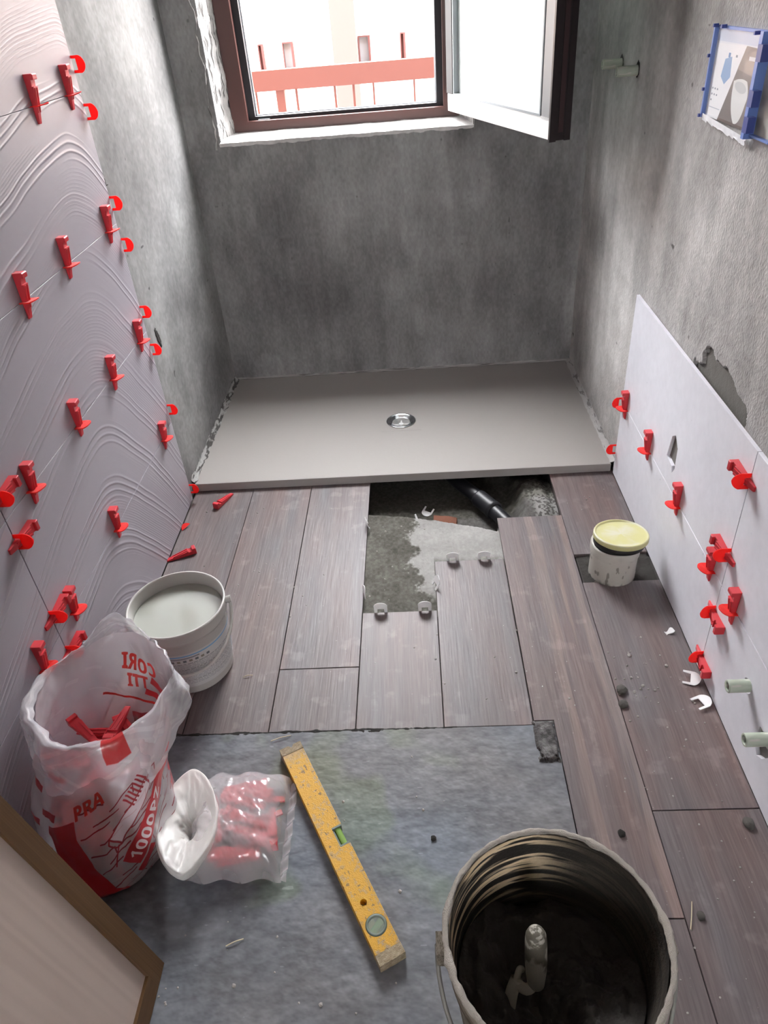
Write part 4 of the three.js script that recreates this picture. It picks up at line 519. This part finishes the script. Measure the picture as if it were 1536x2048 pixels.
// ---------------------------------------------------------------- boxed-in flush plate on the right wall
{ const g = thing('cistern_box', 'blue framed inspection box with a printed card set in the bare right wall', 'inspection box', [XR, 1.172, -1.585]);
  const blue = phy({ color: 0x7390d2, roughness: 0.35 }), dk = phy({ color: 0x3a4a92, roughness: 0.4 });
  // local: x into the wall, y up, z towards the camera; the box runs from z -0.19 to 0.19
  const W0 = -0.185, W1 = 0.16, Hh = 0.082;
  for (const [n, a] of [['frame_side', box(-0.014, 0.01, -Hh, Hh, W0, W0 + 0.006)], ['frame_side', box(-0.02, 0.01, -Hh - 0.004, Hh, 0.062, 0.075)], ['frame_side', box(-0.008, 0.01, Hh - 0.005, Hh, W0, W1)], ['frame_side', box(-0.010, 0.01, -Hh, -Hh + 0.004, 0.075, W1)]]) mesh(n, a, blue, g);
  for (const y of [0.05, -0.02, -0.062]) mesh('snap_tab', box(-0.024, -0.01, y - 0.012, y + 0.014, 0.072, 0.092), dk, g);
  for (const [y, z] of [[Hh, W0 + 0.005], [Hh, W0 + 0.05], [Hh - 0.004, 0.03], [0.03, W0], [-0.03, W0], [-Hh + 0.003, W0]]) mesh('clip_peg', box(-0.018, -0.008, y - 0.003, y + 0.003, z - 0.003, z + 0.003), dk, g);
  const card = canvasTex(512, 384, (c, w, h) => {
    c.fillStyle = '#e9ecf4'; c.fillRect(0, 0, w, h); c.fillStyle = '#cfd8ea'; c.fillRect(0, 0, w, 50); c.fillStyle = '#f4f5f8'; c.beginPath(); c.moveTo(20, 60); c.lineTo(330, 54); c.lineTo(150, h); c.lineTo(10, h); c.fill();
    c.fillStyle = '#6b5f5c'; c.beginPath(); c.moveTo(330, 54); c.lineTo(490, 60); c.lineTo(460, h); c.lineTo(150, h); c.fill(); c.fillStyle = '#8f8076'; c.beginPath(); c.moveTo(330, 54); c.lineTo(480, 58); c.lineTo(470, 170); c.lineTo(276, 150); c.fill();
    c.fillStyle = '#e3e5e4'; c.beginPath(); c.moveTo(262, 200); c.quadraticCurveTo(330, 176, 396, 190); c.quadraticCurveTo(440, 240, 416, 280); c.quadraticCurveTo(390, 380, 330, 372); c.quadraticCurveTo(256, 320, 262, 200); c.fill(); c.fillStyle = '#c4c9cb'; c.beginPath(); c.ellipse(340, 220, 60, 22, 0.1, 0, 7); c.fill();
    c.fillStyle = '#7fa6d2'; c.beginPath(); c.moveTo(130, 120); c.lineTo(200, 106); c.lineTo(214, 190); c.lineTo(160, 226); c.lineTo(110, 196); c.fill(); c.fillStyle = '#5d86b8'; c.fillRect(158, 92, 22, 20); c.fillStyle = '#88909c'; for (let i = 0; i < 7; i++) c.fillRect(36 + (i % 3) * 28, 250 + Math.floor(i / 3) * 26, 14, 8); c.fillRect(236, 96, 20, 10); c.fillStyle = '#e8e8ea'; c.fillRect(372, 92, 80, 16); c.fillStyle = '#b9bfcc'; c.fillRect(30, 336, 130, 4); });
  const q = new THREE.PlaneGeometry(0.245, 0.155); q.rotateY(-Math.PI / 2); mesh('printed_card', merge(displace(new THREE.BoxGeometry(0.0015, 0.152, 0.24).translate(-0.004, -0.001, -0.058), (x, y, z) => [x, y, z]), ), std({ color: 0xd8dbe4, roughness: 0.6 }), g); q.translate(-0.0052, -0.001, -0.058); mesh('print', q, std({ map: card, roughness: 0.35 }), g);
  mesh('film', surf(16, 12, (u, v) => [-0.009 + 0.003 * (fbm(2, u * 6, v * 6, B, B, 3) - 0.5), lerp(-0.072, Hh - 0.004, v), lerp(W0 + 0.006, 0.064, u)]), phy({ color: 0xffffff, transparent: true, opacity: 0.12, roughness: 0.12, clearcoat: 1, clearcoatRoughness: 0.05, side: THREE.DoubleSide }), g);
  mesh('torn_edge', surf(40, 5, (u, v) => { const n = fbm(4, u * 20, v * 3, B, B, 3) - 0.5; return [-0.011 + 0.008 * n * v, -0.074 - v * (0.012 + 0.012 * n) - 0.012 * u, lerp(W0 + 0.004, 0.066, u)]; }), std({ color: 0xe6e7ea, roughness: 0.6, side: THREE.DoubleSide }), g);
  mesh('inner_liner', box(-0.002, 0.004, -Hh + 0.004, Hh - 0.005, 0.075, W1), std({ color: 0xc9c6bd, roughness: 0.7 }), g);
}

// ---------------------------------------------------------------- mortar remains, crumbs and straws
const chunk = (r, s) => displace(new THREE.IcosahedronGeometry(r, 2), (x, y, z) => { const k = 0.7 + 0.7 * fbm(s % 5, x / r * 2 + 20 + s * 3, z / r * 2 + y / r * 1.7 + 20, B, B, 3); return [x * k, y * k * 0.7, z * k]; });
{ const patch = surf(40, 50, (u, v) => { const x = lerp(0.214, 0.270, u), z = lerp(-1.052, -0.93, v), e = Math.min(1, Math.min(u, 1 - u) * 6, Math.min(v, 1 - v) * 8), n = fbm(3, x * 90, z * 90, B, B, 4); const keep = ss(0.34, 0.48, n + 0.35 * e * (1 - 0.85 * ss(0.35, 1, v)) - 0.1); return [x, 0.0008 - 0.006 + 0.0115 * keep * e + 0.004 * n * e, z, x * 6, z * 6]; });
  mesh('mortar_patch', patch, std({ map: colorTex(256, 256, (u, v) => { const n = fbm(4, u * 12, v * 12, 12, 12, 4), k = 92 + 110 * (n - 0.5); return [k, k - 2, k - 3]; }), roughness: 0.95, bumpMap: grain, bumpScale: 0.003 }), floor);
  const seam = surf(160, 6, (u, v) => { const x = lerp(-0.64, 0.05, u), n = fbm(2, u * 90, v * 2, B, B, 3), z = -1.0365 + (v - 0.5) * (0.008 + 0.022 * Math.max(0, fbm(5, u * 30, 2, B, B, 3) - 0.42) + (Math.abs(x + 0.145) < 0.02 ? 0.02 * v : 0)); return [x, SB + 0.0095 + 0.0042 * n * Math.sin(v * Math.PI) + (v > 0.55 ? 0.0018 : 0.001), z, u * 10, v]; });
  mesh('mortar_seam', seam, mMortarDark, floor); }
{ const cr = []; const spot = (x0, x1, z0, z1, n, r0, r1) => { for (let i = 0; i < n; i++) { const r = rr(r0, r1) * (rnd() < 0.12 ? 1.8 : 1), g = chunk(r, i); g.rotateY(rr(0, 6)); const x = rr(x0, x1), z = rr(z0, z1); g.translate(x, (x < 0.26 && z > -1.03 ? 0.0014 : 0) + r * 0.25, z); cr.push(g); } };
  spot(0.43, 0.6, -1.3, -0.95, 34, 0.001, 0.0028); spot(0.43, 0.52, -1.17, -1.08, 12, 0.0018, 0.004); spot(-0.74, -0.3, -1.95, -1.4, 30, 0.001, 0.0022); spot(-0.15, 0.42, -1.4, -1.06, 26, 0.0009, 0.002); spot(0.32, 0.6, -0.95, -0.4, 40, 0.0008, 0.002); spot(-0.5, 0.1, -1.0, -0.45, 40, 0.0008, 0.002); spot(0.45, 0.6, -2.0, -1.66, 10, 0.001, 0.0025); spot(-0.17, 0.01, -1.8, -1.44, 20, 0.001, 0.003);
  const o = mesh('mortar_crumbs', merge(...cr), std({ color: 0x9a9690, roughness: 0.95 })); tag(o, 'small crumbs of dried mortar scattered over boards and slate', 'crumbs'); o.userData.kind = 'stuff';
  const lump = (label, x, z, r, s, m, y = 0) => { const k = mesh('mortar_lump', chunk(r, s), m); tag(k, label, 'mortar lump'); k.position.set(x, y + r * 0.35, z); };
  lump('dark mortar lump on the striped board above the mortar bucket', 0.352, -0.775, 0.0075, 3, mMortarDark); lump('dark crumb of mortar alone on the slate tile right of the level', -0.013, -0.773, 0.0055, 5, mMortarDark, 0.0015); lump('mortar lump on the board by the big bucket, near a straw', 0.452, -0.62, 0.007, 7, mMortarDry); lump('rounded mortar lump against the foot of the white tiles', 0.598, -0.79, 0.011, 9, mMortarDry); lump('grey mortar lump on the joint between two boards, mid floor', 0.432, -1.085, 0.010, 11, mMortarDry); lump('flat grey mortar chip beside the joint of the right boards', 0.437, -1.125, 0.012, 13, mMortarDry);
  const mStraw = std({ color: 0xcfc2a2, roughness: 0.8 }); const straw = (label, p, q) => { const mid = [(p[0] + q[0]) / 2, (p[1] + q[1]) / 2 + 0.003, (p[2] + q[2]) / 2]; tag(mesh('straw', tube([p, mid, q], 0.0009, 8, 6), mStraw), label, 'straw'); };
  straw('thin pale straw lying across the joint right of the mortar bucket', [0.427, 0.002, -0.598], [0.444, 0.002, -0.645]); straw('thin pale straw on the slate by the dark seam, above the level', [-0.372, 0.003, -1.012], [-0.328, 0.003, -1.026]); straw('thin pale straw on the slate in front of the small bag', [-0.39, 0.003, -0.58], [-0.36, 0.003, -0.592]); straw('pale straw on the boards right of the white bucket', [-0.47, 0.002, -1.205], [-0.447, 0.002, -1.21]);
}
renderer.render(scene, camera);
